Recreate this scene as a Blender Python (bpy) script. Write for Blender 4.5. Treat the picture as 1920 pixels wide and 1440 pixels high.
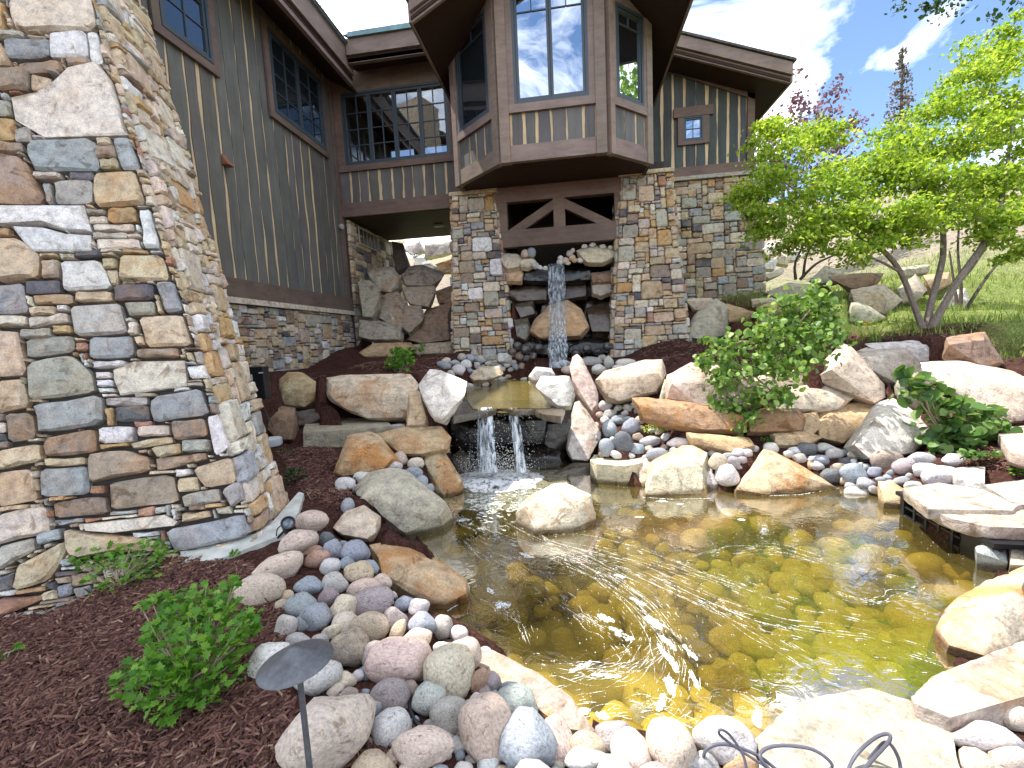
import bpy, bmesh, math, random
import numpy as np
from mathutils import Vector, Matrix, noise
for o in list(bpy.data.objects): bpy.data.objects.remove(o)
S = bpy.context.scene
COL = S.collection
R = math.radians
rng = random.Random(7)
NR = np.random.default_rng(11)

# ------------------------------------------------------------------ camera
FPX, PCX, PCY = 813.0, 960.0, 720.0          # focal length and centre in photo pixels (1920 wide)
def nv(v): return v / np.linalg.norm(v)
_Y = nv(np.array([(1070-PCX)/FPX, -(632-PCY)/FPX, -1.0]))
_X = nv(np.array([-(-4900-PCX)/FPX, (910-PCY)/FPX, 1.0]))
_X = nv(_X - _Y*_X.dot(_Y)); _Z = np.cross(_X, _Y)
RM = np.array([_X, _Y, _Z])                  # camera vector -> world vector
EYE = np.array([0.0, 0.0, 1.6])
cam = bpy.data.cameras.new('camera'); co = bpy.data.objects.new('camera', cam); COL.objects.link(co)
cam.sensor_width = 36.0; cam.lens = 36.0*FPX/1920.0; cam.clip_start = 0.05; cam.clip_end = 2000
M4 = Matrix([list(RM[0])+[EYE[0]], list(RM[1])+[EYE[1]], list(RM[2])+[EYE[2]], [0,0,0,1]])
co.matrix_world = M4
S.camera = co

# ------------------------------------------------------------------ sky, sun, exposure
SUN_EL, SUN_AZ = R(65), R(-74)               # azimuth from +Y, negative = to the left
W = bpy.data.worlds.new('World'); S.world = W; W.use_nodes = True
nt = W.node_tree; N = nt.nodes; L = nt.links; N.clear()
out = N.new('ShaderNodeOutputWorld'); bg = N.new('ShaderNodeBackground'); bg.inputs[1].default_value = 0.065
sky = N.new('ShaderNodeTexSky'); sky.sky_type = 'NISHITA'; sky.sun_disc = False
sky.sun_elevation = SUN_EL; sky.sun_rotation = SUN_AZ; sky.altitude = 2000; sky.air_density = 1.1; sky.dust_density = 0.6; sky.ozone_density = 3.0
tc = N.new('ShaderNodeTexCoord'); mp = N.new('ShaderNodeMapping'); mp.inputs['Scale'].default_value = (1.3, 1.0, 3.4); mp.inputs['Rotation'].default_value = (0.2, 0.35, 0.5); mp.inputs['Location'].default_value = (0.35, 0.1, 0.0)
nz = N.new('ShaderNodeTexNoise'); nz.inputs['Scale'].default_value = 1.5; nz.inputs['Detail'].default_value = 9; nz.inputs['Roughness'].default_value = 0.6; nz.inputs['Distortion'].default_value = 0.7
rp = N.new('ShaderNodeValToRGB'); rp.color_ramp.elements[0].position = 0.43; rp.color_ramp.elements[1].position = 0.68
mx = N.new('ShaderNodeMixRGB'); mx.inputs[2].default_value = (18.4, 18.0, 17.6, 1)
L.new(tc.outputs['Generated'], mp.inputs[0]); L.new(mp.outputs[0], nz.inputs[0]); L.new(nz.outputs[0], rp.inputs[0])
L.new(rp.outputs[0], mx.inputs[0]); L.new(sky.outputs[0], mx.inputs[1]); L.new(mx.outputs[0], bg.inputs[0]); L.new(bg.outputs[0], out.inputs[0])
sl = bpy.data.lights.new('sun', 'SUN'); sl.energy = 2.05; sl.angle = R(0.5); sl.color = (1.0, 0.955, 0.88)
so = bpy.data.objects.new('sun', sl); COL.objects.link(so)
sd = Vector((math.sin(SUN_AZ)*math.cos(SUN_EL), math.cos(SUN_AZ)*math.cos(SUN_EL), math.sin(SUN_EL)))
so.rotation_euler = sd.to_track_quat('Z', 'Y').to_euler(); so.location = sd*30
S.view_settings.view_transform = 'Standard'; S.view_settings.look = 'None'; S.view_settings.gamma = 1; S.view_settings.use_curve_mapping = False
S.view_settings.exposure = 2.25
S.render.engine = 'CYCLES'
S.cycles.max_bounces = 4; S.cycles.transparent_max_bounces = 10; S.cycles.diffuse_bounces = 2; S.cycles.glossy_bounces = 2; S.cycles.transmission_bounces = 2; S.cycles.caustics_reflective = False; S.cycles.caustics_refractive = False

# ------------------------------------------------------------------ picture geometry helpers
def ray(px, py): return RM @ np.array([(px-PCX)/FPX, -(py-PCY)/FPX, -1.0])
def P(px, py, d): return EYE + ray(px, py)*d
def on(px, py, ax, v):
    r = ray(px, py); return EYE + r*((v-EYE[ax])/r[ax])
def dep(px, py, z):
    r = ray(px, py)[2]; return (z-1.6)/r
def proj(p):
    c = RM.T @ (np.asarray(p, float)-EYE); return np.array([PCX+FPX*c[0]/-c[2], PCY-FPX*c[1]/-c[2]])

# ------------------------------------------------------------------ object helpers
def tag(o, label=None, cat=None, group=None, kind=None):
    if label: o['label'] = label
    if cat: o['category'] = cat
    if group: o['group'] = group
    if kind: o['kind'] = kind
    return o
def link(name, me, mat=None, parent=None, color=None):
    o = bpy.data.objects.new(name, me); COL.objects.link(o)
    if mat and me and not me.materials: me.materials.append(mat)
    if parent: o.parent = parent
    if color: o.color = tuple(color) + ((1.0,) if len(color) == 3 else ())
    return o
def empty(name, loc=(0,0,0)):
    o = bpy.data.objects.new(name, None); COL.objects.link(o); o.location = loc; o.empty_display_size = 0.1
    return o
def mesh(name, v, f, smooth=False):
    me = bpy.data.meshes.new(name); me.from_pydata([tuple(map(float, p)) for p in v], [], f); me.update()
    if smooth: me.polygons.foreach_set('use_smooth', [True]*len(me.polygons))
    return me
def mesh_np(name, v, f, smooth=False):
    v = np.asarray(v, np.float32); f = np.asarray(f, np.int32); k = f.shape[1]
    me = bpy.data.meshes.new(name)
    me.vertices.add(len(v)); me.vertices.foreach_set('co', v.ravel())
    me.loops.add(f.size); me.loops.foreach_set('vertex_index', f.ravel())
    me.polygons.add(len(f)); me.polygons.foreach_set('loop_start', np.arange(0, f.size, k, dtype=np.int32)); 
    me.update(calc_edges=True)
    if smooth: me.polygons.foreach_set('use_smooth', np.ones(len(f), bool))
    me.validate(); return me
class MB:
    def __init__(s): s.v = []; s.f = []
    def add(s, v, f):
        b = len(s.v); s.v += [tuple(map(float, p)) for p in v]; s.f += [tuple(i+b for i in q) for q in f]; return s
    def hexa(s, p):   # 8 points: bottom ring 0-3, top ring 4-7
        return s.add(p, [(0,3,2,1),(4,5,6,7),(0,1,5,4),(1,2,6,5),(2,3,7,6),(3,0,4,7)])
    def tube(s, pts, r, n=8, cap=True):
        pts = [Vector(p) for p in pts]; rr = r if isinstance(r, (list, tuple)) else [r]*len(pts)
        vs = []; up = Vector((0.13, 0.21, 0.97))
        for i, p in enumerate(pts):
            t = (pts[min(i+1, len(pts)-1)]-pts[max(i-1, 0)]).normalized()
            a = t.cross(up); a = a.normalized() if a.length > 1e-4 else Vector((1,0,0)); b = t.cross(a)
            for k in range(n):
                an = 2*math.pi*k/n; vs.append(p+(a*math.cos(an)+b*math.sin(an))*rr[i])
        fs = [(i*n+k, i*n+(k+1)%n, (i+1)*n+(k+1)%n, (i+1)*n+k) for i in range(len(pts)-1) for k in range(n)]
        if cap: fs += [tuple(range(n))[::-1], tuple((len(pts)-1)*n+k for k in range(n))]
        return s.add(vs, fs)
    def lathe(s, prof, n, base, axis=Vector((0,0,1))):
        q = Vector((0,0,1)).rotation_difference(Vector(axis).normalized()); base = Vector(base); vs = []
        for (r, h) in prof:
            for k in range(n):
                a = 2*math.pi*k/n; vs.append(base+q@Vector((r*math.cos(a), r*math.sin(a), h)))
        fs = [(i*n+k, i*n+(k+1)%n, (i+1)*n+(k+1)%n, (i+1)*n+k) for i in range(len(prof)-1) for k in range(n)]
        return s.add(vs, fs)
    def build(s, name, mat, parent=None, smooth=False, color=None):
        me = mesh(name, s.v, s.f, smooth)
        if smooth: me.set_sharp_from_angle(angle=R(40))
        return link(name, me, mat, parent, color)
class Fr:     # a wall's own frame: u along, v up, w out of the wall
    def __init__(s, O, U, V, Nn): s.O, s.U, s.V, s.N = [np.array(a, float) for a in (O, U, V, Nn)]
    def p(s, u, v, w=0.0): return s.O+s.U*u+s.V*v+s.N*w
    def box(s, mb, u0, u1, v0, v1, w0, w1):
        return mb.hexa([s.p(u0,v0,w1), s.p(u1,v0,w1), s.p(u1,v0,w0), s.p(u0,v0,w0), s.p(u0,v1,w1), s.p(u1,v1,w1), s.p(u1,v1,w0), s.p(u0,v1,w0)])
    def part(s, name, mat, parent, *b, color=None): return s.box(MB(), *b).build(name, mat, parent, color=color)
    def uv(s, px, py):
        n = s.N; r = ray(px, py); q = EYE+r*((s.O-EYE).dot(n)/r.dot(n)); return (q-s.O).dot(s.U), (q-s.O).dot(s.V)

# ------------------------------------------------------------------ materials
def newmat(name):
    m = bpy.data.materials.new(name); m.use_nodes = True; t = m.node_tree
    b = t.nodes['Principled BSDF']; return m, t, t.nodes, t.links, b
def nd(t, typ, **kw):
    n = t.nodes.new(typ)
    for k, v in kw.items():
        if k in n.inputs: n.inputs[k].default_value = v
        else: setattr(n, k, v)
    return n
def ramp(t, fac, stops):
    r = t.nodes.new('ShaderNodeValToRGB'); e = r.color_ramp.elements
    while len(e) < len(stops): e.new(0.5)
    for i, (p, c) in enumerate(stops):
        e[i].position = p; e[i].color = (c, c, c, 1) if isinstance(c, (int, float)) else tuple(c)+(1,)
    t.links.new(fac, r.inputs[0]); return r.outputs[0]
def mixc(t, mode, fac, a, b):
    m = t.nodes.new('ShaderNodeMixRGB'); m.blend_type = mode
    for i, x in enumerate((fac, a, b)):
        if hasattr(x, 'links') or hasattr(x, 'is_linked'): t.links.new(x, m.inputs[i])
        elif isinstance(x, (int, float)): m.inputs[i].default_value = x if i == 0 else (x, x, x, 1)
        else: m.inputs[i].default_value = tuple(x)+(1,)
    return m.outputs[0]
def coords(t, scale=(1,1,1), rnd=True):
    tcn = t.nodes.new('ShaderNodeTexCoord'); m = t.nodes.new('ShaderNodeMapping'); m.inputs['Scale'].default_value = scale
    t.links.new(tcn.outputs['Object'], m.inputs[0])
    if rnd:
        oi = t.nodes.new('ShaderNodeObjectInfo'); ml = t.nodes.new('ShaderNodeMath'); ml.operation = 'MULTIPLY'; ml.inputs[1].default_value = 37.0
        t.links.new(oi.outputs['Random'], ml.inputs[0]); t.links.new(ml.outputs[0], m.inputs['Location'])
    return m.outputs[0]
def noisen(t, co_, scale, detail=5, rough=0.6, dist=0.0):
    n = nd(t, 'ShaderNodeTexNoise', Scale=scale, Detail=detail, Roughness=rough, Distortion=dist); t.links.new(co_, n.inputs['Vector']); return n.outputs[0]
def bump(t, b, h, strength, dist):
    bn = nd(t, 'ShaderNodeBump', Strength=strength, Distance=dist); t.links.new(h, bn.inputs['Height'])
    if b is not None: t.links.new(bn.outputs[0], b.inputs['Normal'])
    return bn.outputs[0]
def stone_mat(name, bs=0.5, patch=3.0, rustcol=(0.30,0.15,0.06), rough=0.85, wet=False, strata=True, dist=0.02, waterline=False, sfac=0.4, rlo=0.46, attr=None, speck=0.75):
    m, t, n, l, b = newmat(name)
    c = coords(t); oi = n.new('ShaderNodeObjectInfo')
    base = nd(t, 'ShaderNodeAttribute', attribute_name=attr).outputs[0] if attr else oi.outputs['Color']
    n1 = noisen(t, c, patch, 4, 0.62, 0.6); n2 = noisen(t, c, patch*4, 4, 0.6); n3 = noisen(t, c, patch*26, 2, 0.6)
    base = mixc(t, 'MULTIPLY', 1.0, base, ramp(t, n2, [(0.25, (0.58,0.57,0.58)), (0.5, (1,1,1)), (0.75, (1.3,1.27,1.2))]))
    rm = ramp(t, n1, [(rlo, 0.0), (rlo+.14, 1.0)])
    ml = n.new('ShaderNodeMath'); ml.operation = 'MULTIPLY'; l.new(rm, ml.inputs[0]); l.new(oi.outputs['Alpha'], ml.inputs[1])
    rust = mixc(t, 'MIX', n2, rustcol, tuple(min(1, x*1.9) for x in rustcol))
    base = mixc(t, 'MIX', ml.outputs[0], base, rust)
    nl = noisen(t, c, patch*1.7, 3, 0.7, 1.0)
    base = mixc(t, 'MULTIPLY', ramp(t, nl, [(0.33, 0.8), (0.43, 0.0)]), base, (0.46,0.39,0.32))
    base = mixc(t, 'MULTIPLY', 1.0, base, ramp(t, n3, [(0.3, (speck,speck,speck)), (0.6, (1.08,1.08,1.08))]))
    h = mixc(t, 'ADD', 0.3, n2, n3)
    if strata:
        w = nd(t, 'ShaderNodeTexWave', Scale=patch*1.6, Distortion=7.0, Detail=2.0, **{'Detail Scale': 1.3}); w.bands_direction = 'Z'; l.new(c, w.inputs['Vector'])
        base = mixc(t, 'MULTIPLY', sfac, base, ramp(t, w.outputs[1], [(0.0, (0.72,0.66,0.60)), (0.25, (1,1,1))]))
    if waterline:
        ge = n.new('ShaderNodeNewGeometry'); sx = n.new('ShaderNodeSeparateXYZ'); l.new(ge.outputs['Position'], sx.inputs[0])
        wl = n.new('ShaderNodeMath'); wl.operation = 'MULTIPLY_ADD'; wl.inputs[1].default_value = -.07; l.new(n2, wl.inputs[0]); l.new(sx.outputs[2], wl.inputs[2])
        wm_ = ramp(t, wl.outputs[0], [(0.0, 1.0), (0.028, 0.0)]); base = mixc(t, 'MULTIPLY', wm_, base, (.36,.33,.27))
    if wet: base = mixc(t, 'MULTIPLY', 1.0, base, (0.26,0.25,0.235))  # wetness, deepened so the alcove's shade sits in the colour too
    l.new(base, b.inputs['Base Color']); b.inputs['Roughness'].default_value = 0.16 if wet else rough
    b.inputs['Specular IOR Level'].default_value = 0.6 if wet else 0.25
    bump(t, b, h, bs, dist); return m
def plain(name, col, rough=0.6, metal=0.0, spec=0.4, nscale=0, namp=0.2, bs=0.0):
    m, t, n, l, b = newmat(name); b.inputs['Base Color'].default_value = tuple(col)+(1,)
    b.inputs['Roughness'].default_value = rough; b.inputs['Metallic'].default_value = metal; b.inputs['Specular IOR Level'].default_value = spec
    if nscale:
        nn = noisen(t, coords(t), nscale, 5)
        l.new(mixc(t, 'MULTIPLY', 1.0, col, ramp(t, nn, [(0.3, 1-namp), (0.7, 1+namp)])), b.inputs['Base Color'])
        if bs: bump(t, b, nn, bs, 0.01)
    return m
def wood_mat(name, col, grain=(6,60,6), amp=0.35, rough=0.75, usecol=False, knots=False):
    m, t, n, l, b = newmat(name); c = coords(t, grain)
    g = noisen(t, c, 1.0, 6, 0.65, 0.8); c2 = coords(t); g2 = noisen(t, c2, 2.2, 4)
    base = n.new('ShaderNodeObjectInfo').outputs['Color'] if usecol else col
    x = mixc(t, 'MULTIPLY', 1.0, base, ramp(t, g, [(0.25, 1-amp), (0.5, 1.0), (0.8, 1+amp*0.7)]))
    x = mixc(t, 'MULTIPLY', 1.0, x, ramp(t, g2, [(0.3, (0.86,0.84,0.84)), (0.7, (1.12,1.12,1.1))]))
    l.new(x, b.inputs['Base Color']); b.inputs['Roughness'].default_value = rough; b.inputs['Specular IOR Level'].default_value = 0.25
    bump(t, b, g, 0.4, 0.006); return m
def leaf_mat(name, c1, c2, c3, trans=0.55, rough=0.5):
    m, t, n, l, b = newmat(name); g = n.new('ShaderNodeNewGeometry')
    col = ramp(t, g.outputs['Random Per Island'], [(0.0, c1), (0.55, c2), (1.0, c3)])
    l.new(col, b.inputs['Base Color']); b.inputs['Roughness'].default_value = rough; b.inputs['Specular IOR Level'].default_value = 0.35
    tr = n.new('ShaderNodeBsdfTranslucent'); l.new(mixc(t, 'MULTIPLY', 1.0, col, (1.25,1.2,0.6)), tr.inputs[0])
    mxs = n.new('ShaderNodeMixShader'); mxs.inputs[0].default_value = trans
    l.new(b.outputs[0], mxs.inputs[1]); l.new(tr.outputs[0], mxs.inputs[2]); l.new(mxs.outputs[0], n['Material Output'].inputs[0]); return m
MT = {}
MT['wallstone'] = stone_mat('wall_stone', 0.5, 4.0, (0.34,0.19,0.08), strata=True, sfac=0.12)
MT['wallstone_small'] = stone_mat('wall_stone_small', 0.5, 4.0, (0.34,0.19,0.08), sfac=0.12, attr='tint')
MT['rock'] = stone_mat('sandstone_boulder', 0.6, 2.6, (0.29,0.145,0.055), dist=0.03, waterline=True)
MT['orangerock'] = stone_mat('orange_faced_boulder', 0.6, 1.6, (0.40,0.19,0.075), dist=0.03, waterline=True, rlo=0.43)
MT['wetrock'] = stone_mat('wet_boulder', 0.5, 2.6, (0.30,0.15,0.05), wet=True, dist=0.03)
MT['cobble'] = stone_mat('river_cobble', 0.4, 2.2, (0.42,0.33,0.25), rough=0.75, strata=True, dist=0.05, speck=0.88)
MT['wetcobble'] = stone_mat('wet_cobble', 0.3, 2.2, (0.3,0.2,0.1), wet=True, strata=False, dist=0.01)
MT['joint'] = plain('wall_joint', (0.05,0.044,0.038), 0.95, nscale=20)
MT['board'] = wood_mat('stained_board', (0.066,0.064,0.058), (9,9,0.8), 0.25, 0.8, usecol=True)
MT['sap'] = wood_mat('pale_sapwood', (0.64,0.49,0.30), (14,14,1.5), 0.3)
MT['trim'] = wood_mat('brown_trim', (0.145,0.088,0.062), (3,3,14), 0.3, 0.7, usecol=True)
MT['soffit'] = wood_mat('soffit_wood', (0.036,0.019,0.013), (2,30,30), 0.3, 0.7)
MT['frame'] = plain('window_frame_paint', (0.05,0.068,0.085), 0.4)
MT['metal_edge'] = plain('roof_edge_metal', (0.16,0.25,0.25), 0.35, 0.7, nscale=6)
MT['shingle'] = plain('roof_shingle', (0.09,0.085,0.075), 0.9, nscale=12, namp=0.5)
MT['black'] = plain('black_plastic', (0.012,0.013,0.015), 0.35)
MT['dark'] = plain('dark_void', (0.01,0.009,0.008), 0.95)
MT['liner'] = plain('pond_liner', (0.012,0.013,0.014), 0.25, nscale=5)
# ------------------------------------------------------------------ terrain
POND_PX = [(770,1010),(835,965),(850,925),(848,890),(900,868),(1000,868),(1062,868),(1112,893),(1200,915),(1330,925),(1390,912),(1560,908),(1640,930),(1700,950),(1760,1010),(1850,1035),(1890,1065),(1830,1130),(1790,1200),(1740,1290),(1500,1325),(1420,1380),(1250,1372),(1130,1362),(1040,1300),(930,1218),(850,1175),(800,1130),(850,1100),(800,1050)]
POND = np.array([on(x, y, 2, 0.0)[:2] for x, y in POND_PX])
ZB = 0.81
BASIN_PX = [(885,758),(868,738),(895,712),(985,708),(1020,725),(1042,748),(1028,763),(890,765)]
BASIN = np.array([on(x, y, 2, ZB)[:2] for x, y in BASIN_PX])
def pdist(poly, x, y):        # signed distance, inside negative
    x = np.asarray(x, float); y = np.asarray(y, float); dmin = np.full(x.shape, 1e9); ins = np.zeros(x.shape, bool)
    for i in range(len(poly)):
        ax, ay = poly[i]; bx, by = poly[(i+1) % len(poly)]
        dx, dy = bx-ax, by-ay; t = np.clip(((x-ax)*dx+(y-ay)*dy)/(dx*dx+dy*dy+1e-12), 0, 1)
        dmin = np.minimum(dmin, np.hypot(x-ax-t*dx, y-ay-t*dy))
        c = ((ay > y) != (by > y)) & (x < (bx-ax)*(y-ay)/(by-ay+1e-12)+ax); ins ^= c
    return np.where(ins, -dmin, dmin)
CP = [(60,1250,.16),(60,1420,.18),(300,1300,.22),(480,1420,.22),(330,1070,.27),(200,1150,.18),(20,1180,.05),(560,960,.34),(590,880,.38),(600,930,.36),(560,838,.4),(640,840,.4),(640,960,.32),(600,1010,.30),(640,1080,.24),(700,1150,.16),(560,1200,.22),(680,1250,.18),(780,1300,.14),(760,1420,.16),(900,1400,.11),(1060,1420,.08),(1250,1430,.06),(1500,1430,.03),(1750,1430,.04),(1890,1350,.05),
 (700,895,.34),(760,870,.34),(820,850,.28),(520,712,1.2),(600,708,1.22),(690,705,1.2),(770,700,1.2),(830,700,1.12),(720,680,1.32),(800,675,1.3),(850,690,1.15),
 (1230,675,1.2),(1180,672,1.2),(1300,665,1.25),(1350,640,1.42),(1600,640,1.36),(1735,628,1.40),(1850,612,1.45),(1150,800,.42),(1200,800,.42),(1120,770,.55),(1250,850,.22),(1330,850,.26),(1400,840,.26),(1500,845,.22),(1560,865,.1),(1620,880,.1),(1700,875,.2),(1790,880,.2),(1880,870,.3),(1900,840,.4),(1770,850,.3),(1600,905,.05),(1860,930,.12),
 (1300,700,1.02),(1450,700,1.05),(1550,670,1.2),(1450,640,1.36),(1640,700,.95),(1820,760,.6),(1700,690,1.0),(1760,720,.8),(1760,780,.55),(1830,800,.5),(1700,740,.75),(1780,660,1.2),(1880,690,1.0)]
CW = [(5,10,2.1),(7,9,1.9),(8,12,2.7),(12,15,3.8),(6,7.5,1.55),(9,6,1.6),(4.6,4.5,.5),(5,3,.35),(4,1,.3),(2,0,.1),(0,0,.12),(0,-2,.2),(-4,-1,.2),(4.3,10.6,2.38),(2.8,10.5,2.3),(3.6,9.2,1.95),(2.2,9.0,1.45),(2.0,8.0,1.35),(-2,9.0,1.42),(-0.9,9.1,1.3),(0,9.5,1.15),(0.2,8.3,1.0),(-0.3,7.4,.8),(-5.2,6.6,1.25),(-5.2,10,1.6),(-3.5,9.8,1.5),(-3,11,1.9),(-3,13.5,2.5),(0,14,3),(-8,8,1.5),(-8,2,.3),(-1.2,7.6,1.15),(1.2,7.6,1.15),(-4.6,5.4,.55),(-3.6,4.6,.4)]
_c = [list(on(x, y, 2, z)[:2])+[z] for x, y, z in CP] + [list(c) for c in CW]
_c = np.array(_c)
def H(x, y):
    x = np.atleast_1d(np.asarray(x, float)); y = np.atleast_1d(np.asarray(y, float)); num = np.zeros(x.shape); den = np.zeros(x.shape)
    for cx, cy, cz in _c:
        w = 1.0/((x-cx)**2+(y-cy)**2+0.02)**2; num += w*cz; den += w
    z = num/den
    far = np.clip((np.hypot(x, y-4)-11)/6, 0, 1); hill = 2.6+0.30*np.clip(y+0.25*x-14, 0, 34)+0.25*np.sin(x*.5)*np.clip(y-14, 0, 3)
    z = z*(1-far)+np.where(y > 0, hill*np.clip((y-3)/10, 0, 1), 0.2)*far
    d = pdist(POND, x, y)
    z = np.where(d < 0, np.minimum(z, -0.48*np.clip(-d/0.42, 0, 1)**0.8-0.03), np.where(d < .5, np.maximum(z, 0.015), z))
    e = pdist(BASIN, x, y)
    z = np.where(e < 0.02, np.minimum(z, ZB-0.12), z)
    z = np.where((e < 0.10) & (y < 7.2), np.minimum(z, -.15), z)
    return z
# ------------------------------------------------------------------ stone veneer
PAL = {'c': (.62,.56,.47,.18), 'w': (.64,.64,.63,.08), 'b': (.335,.35,.36,.15), 't': (.52,.425,.31,.35), 'o': (.46,.32,.17,.7), 'n': (.31,.25,.20,.4), 'g': (.38,.37,.325,.2), 'r': (.36,.20,.15,.4), 'd': (.13,.13,.145,.25), 'y': (.51,.43,.29,.5), 'p': (.53,.46,.40,.25)}
def jit(c, a=0.14):
    k = 1+rng.uniform(-a, a); return tuple(max(0.01, min(1, x*k*(1+rng.uniform(-.04, .04)))) for x in c[:3])+(c[3] if len(c) > 3 else .3,)
class Patch:   # bilinear stone face: A bottom-left, B bottom-right, C top-right, D top-left
    def __init__(s, A, B, C, D):
        s.A, s.B, s.C, s.D = [np.array(p, float) for p in (A, B, C, D)]
        s.W = max(np.linalg.norm(s.B-s.A), np.linalg.norm(s.C-s.D)); s.Hh = np.linalg.norm(s.D-s.A)
        s.n = nv(np.cross(s.B-s.A, s.D-s.A))
    def p(s, u, v, w=0):
        a, b = u/s.W, v/s.Hh; return (s.A*(1-a)+s.B*a)*(1-b)+(s.D*(1-a)+s.C*a)*b+s.n*w
    def inv(s, px, py):
        q = np.array([s.W/2, s.Hh/2]); tgt = np.array([px, py])
        for _ in range(25):
            f0 = proj(s.p(*q)); J = np.array([(proj(s.p(q[0]+1e-4, q[1]))-f0)/1e-4, (proj(s.p(q[0], q[1]+1e-4))-f0)/1e-4]).T
            q = q+np.clip(np.linalg.solve(J, tgt-f0), -1, 1)
        return q
def stone_mesh(patch, poly, th, gap):
    poly = np.array(poly, float); c = poly.mean(0); n = len(poly)
    sz = np.sqrt(abs(np.sum(poly[:, 0]*np.roll(poly[:, 1], -1)-poly[:, 1]*np.roll(poly[:, 0], -1)))/2)
    pts = []
    for i in range(n):           # each side gets an extra, slightly wandering vertex
        a, b2 = poly[i], poly[(i+1) % n]; L_ = np.linalg.norm(b2-a)
        k = 0.16 if n <= 5 else 0.0
        if k:
            pts.append(a+(b2-a)*k*rng.uniform(.35, 1)); 
            if L_ > 0.05: pts.append(a+(b2-a)*rng.uniform(.4, .6)+rng.uniform(-.035, .02)*min(L_, .3)*nv(np.array([-(b2-a)[1], (b2-a)[0]])+1e-9))
            pts.append(b2-(b2-a)*k*rng.uniform(.35, 1))
        else: pts.append(a)
    pts = np.array(pts); n = len(pts)
    def inset(q, dd):
        v = c-q; ln = np.linalg.norm(v, axis=1)[:, None]+1e-9; return q+v/ln*np.minimum(dd, ln*.6)
    p1 = inset(pts, gap); p2 = inset(pts, gap+min(.02, sz*.11)+NR.uniform(0, .006, n)[:, None])
    tx, ty = rng.uniform(-.1, .1), rng.uniform(-.1, .1)
    v = [patch.p(q[0], q[1], -.03) for q in p1]
    v += [patch.p(q[0], q[1], th*rng.uniform(.45, .75)) for q in p1]
    v += [patch.p(q[0], q[1], th+(q[0]-c[0])*tx+(q[1]-c[1])*ty+rng.uniform(-.006, .006)) for q in p2]
    v.append(patch.p(c[0]+rng.uniform(-.1, .1)*sz, c[1]+rng.uniform(-.1, .1)*sz, th+min(.02, sz*.05)*rng.uniform(-.2, 1)))
    f = []
    for i in range(n):
        j = (i+1) % n
        f += [(i, j, n+j, n+i), (n+i, n+j, 2*n+j, 2*n+i), (2*n+i, 2*n+j, 3*n)]
    o = np.array(patch.p(*c)); me = mesh('stone', [q-o for q in v], f)
    me.polygons.foreach_set('use_smooth', [True]*len(me.polygons)); me.set_sharp_from_angle(angle=R(28))
    return me, o, sz
def stone_face(patch, parent, mix, traced=(), cell=0.03, big=(.2, .3), limit=300, th=(.03, .075), gap=.006, skip=None, bigp=.16, offset=None, mat='wallstone'):
    nx_, ny_ = int(patch.W/cell), int(patch.Hh/cell); cw, ch = patch.W/nx_, patch.Hh/ny_
    occ = np.zeros((ny_, nx_), bool); items = []
    for poly, cc in traced:
        items.append((poly, cc)); q = np.array(poly); ii, jj = np.meshgrid((np.arange(nx_)+.5)*cw, (np.arange(ny_)+.5)*ch)
        occ |= pdist(q, ii, jj) < cell*.42
    if skip is not None:
        ii, jj = np.meshgrid((np.arange(nx_)+.5)*cw, (np.arange(ny_)+.5)*ch); occ |= skip(ii, jj)
    keys = list(mix); wts = [mix[k] for k in keys]
    def free(x, y, w, h): return x >= 0 and x+w <= nx_ and y+h <= ny_ and not occ[y:y+h, x:x+w].any()
    def put(x, y, w, h):
        occ[y:y+h, x:x+w] = True; j = min(.014, cell*.5)
        r_ = lambda: rng.uniform(-j, j)*.6
        items.append(([(x*cw+r_(), y*ch+r_()), ((x+w)*cw+r_(), y*ch+r_()), ((x+w)*cw+r_(), (y+h)*ch+r_()), (x*cw+r_(), (y+h)*ch+r_())], rng.choices(keys, wts)[0]))
    for _ in range(int(nx_*ny_*bigp/max(1, (big[0]/cell)*(big[1]/cell))*1.6)):
        w, h = max(2, int(rng.uniform(.7, 1.5)*big[1]/cell)), max(2, int(rng.uniform(.7, 1.3)*big[0]/cell))
        x, y = rng.randrange(-2, max(1, nx_-w+2)), rng.randrange(0, max(1, ny_-h))
        x = max(0, min(nx_-w, x))
        if free(x, y, w, h): put(x, y, w, h)
    for y in range(ny_):
        x = 0
        while x < nx_:
            if occ[y, x]: x += 1; continue
            w = 1
            while x+w < nx_ and not occ[y, x+w]: w += 1
            h0 = rng.choice([1, 2, 2, 3, 3, 4]); w0 = rng.choice([2, 3, 4, 5, 6, 7])
            w0 = min(w, max(w0 if h0 < 4 else w0+1, int(1.5*h0)))
            if w-w0 == 1: w0 = w
            h = 1
            while h < h0 and y+h < ny_ and not occ[y+h, x:x+w0].any(): h += 1
            put(x, y, w0, h); x += w0
    built = []
    for poly, cc in items:
        me, o, sz = stone_mesh(patch, poly, rng.uniform(*th), gap); built.append((sz, me, o, cc))
    built.sort(key=lambda q: -q[0]); rest = MB(); tints = []
    for k, (sz, me, o, cc) in enumerate(built):
        if k < limit: ob = link('stone', me, MT[mat], parent, jit(PAL[cc])); ob.location = o
        else: rest.add([np.array(v.co)+o for v in me.vertices], [tuple(p.vertices) for p in me.polygons]); tints += [jit(PAL[cc], .2)[:3]+(1.0,)]*len(me.vertices); bpy.data.meshes.remove(me)
    if rest.v:
        so2 = tag(rest.build('small_stones', MT['wallstone_small'], parent), kind='stuff'); so2.color = (1, 1, 1, .3)
        so2.data.color_attributes.new('tint', 'FLOAT_COLOR', 'POINT').data.foreach_set('color', np.array(tints, np.float32).ravel())
    return len(built)

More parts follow.
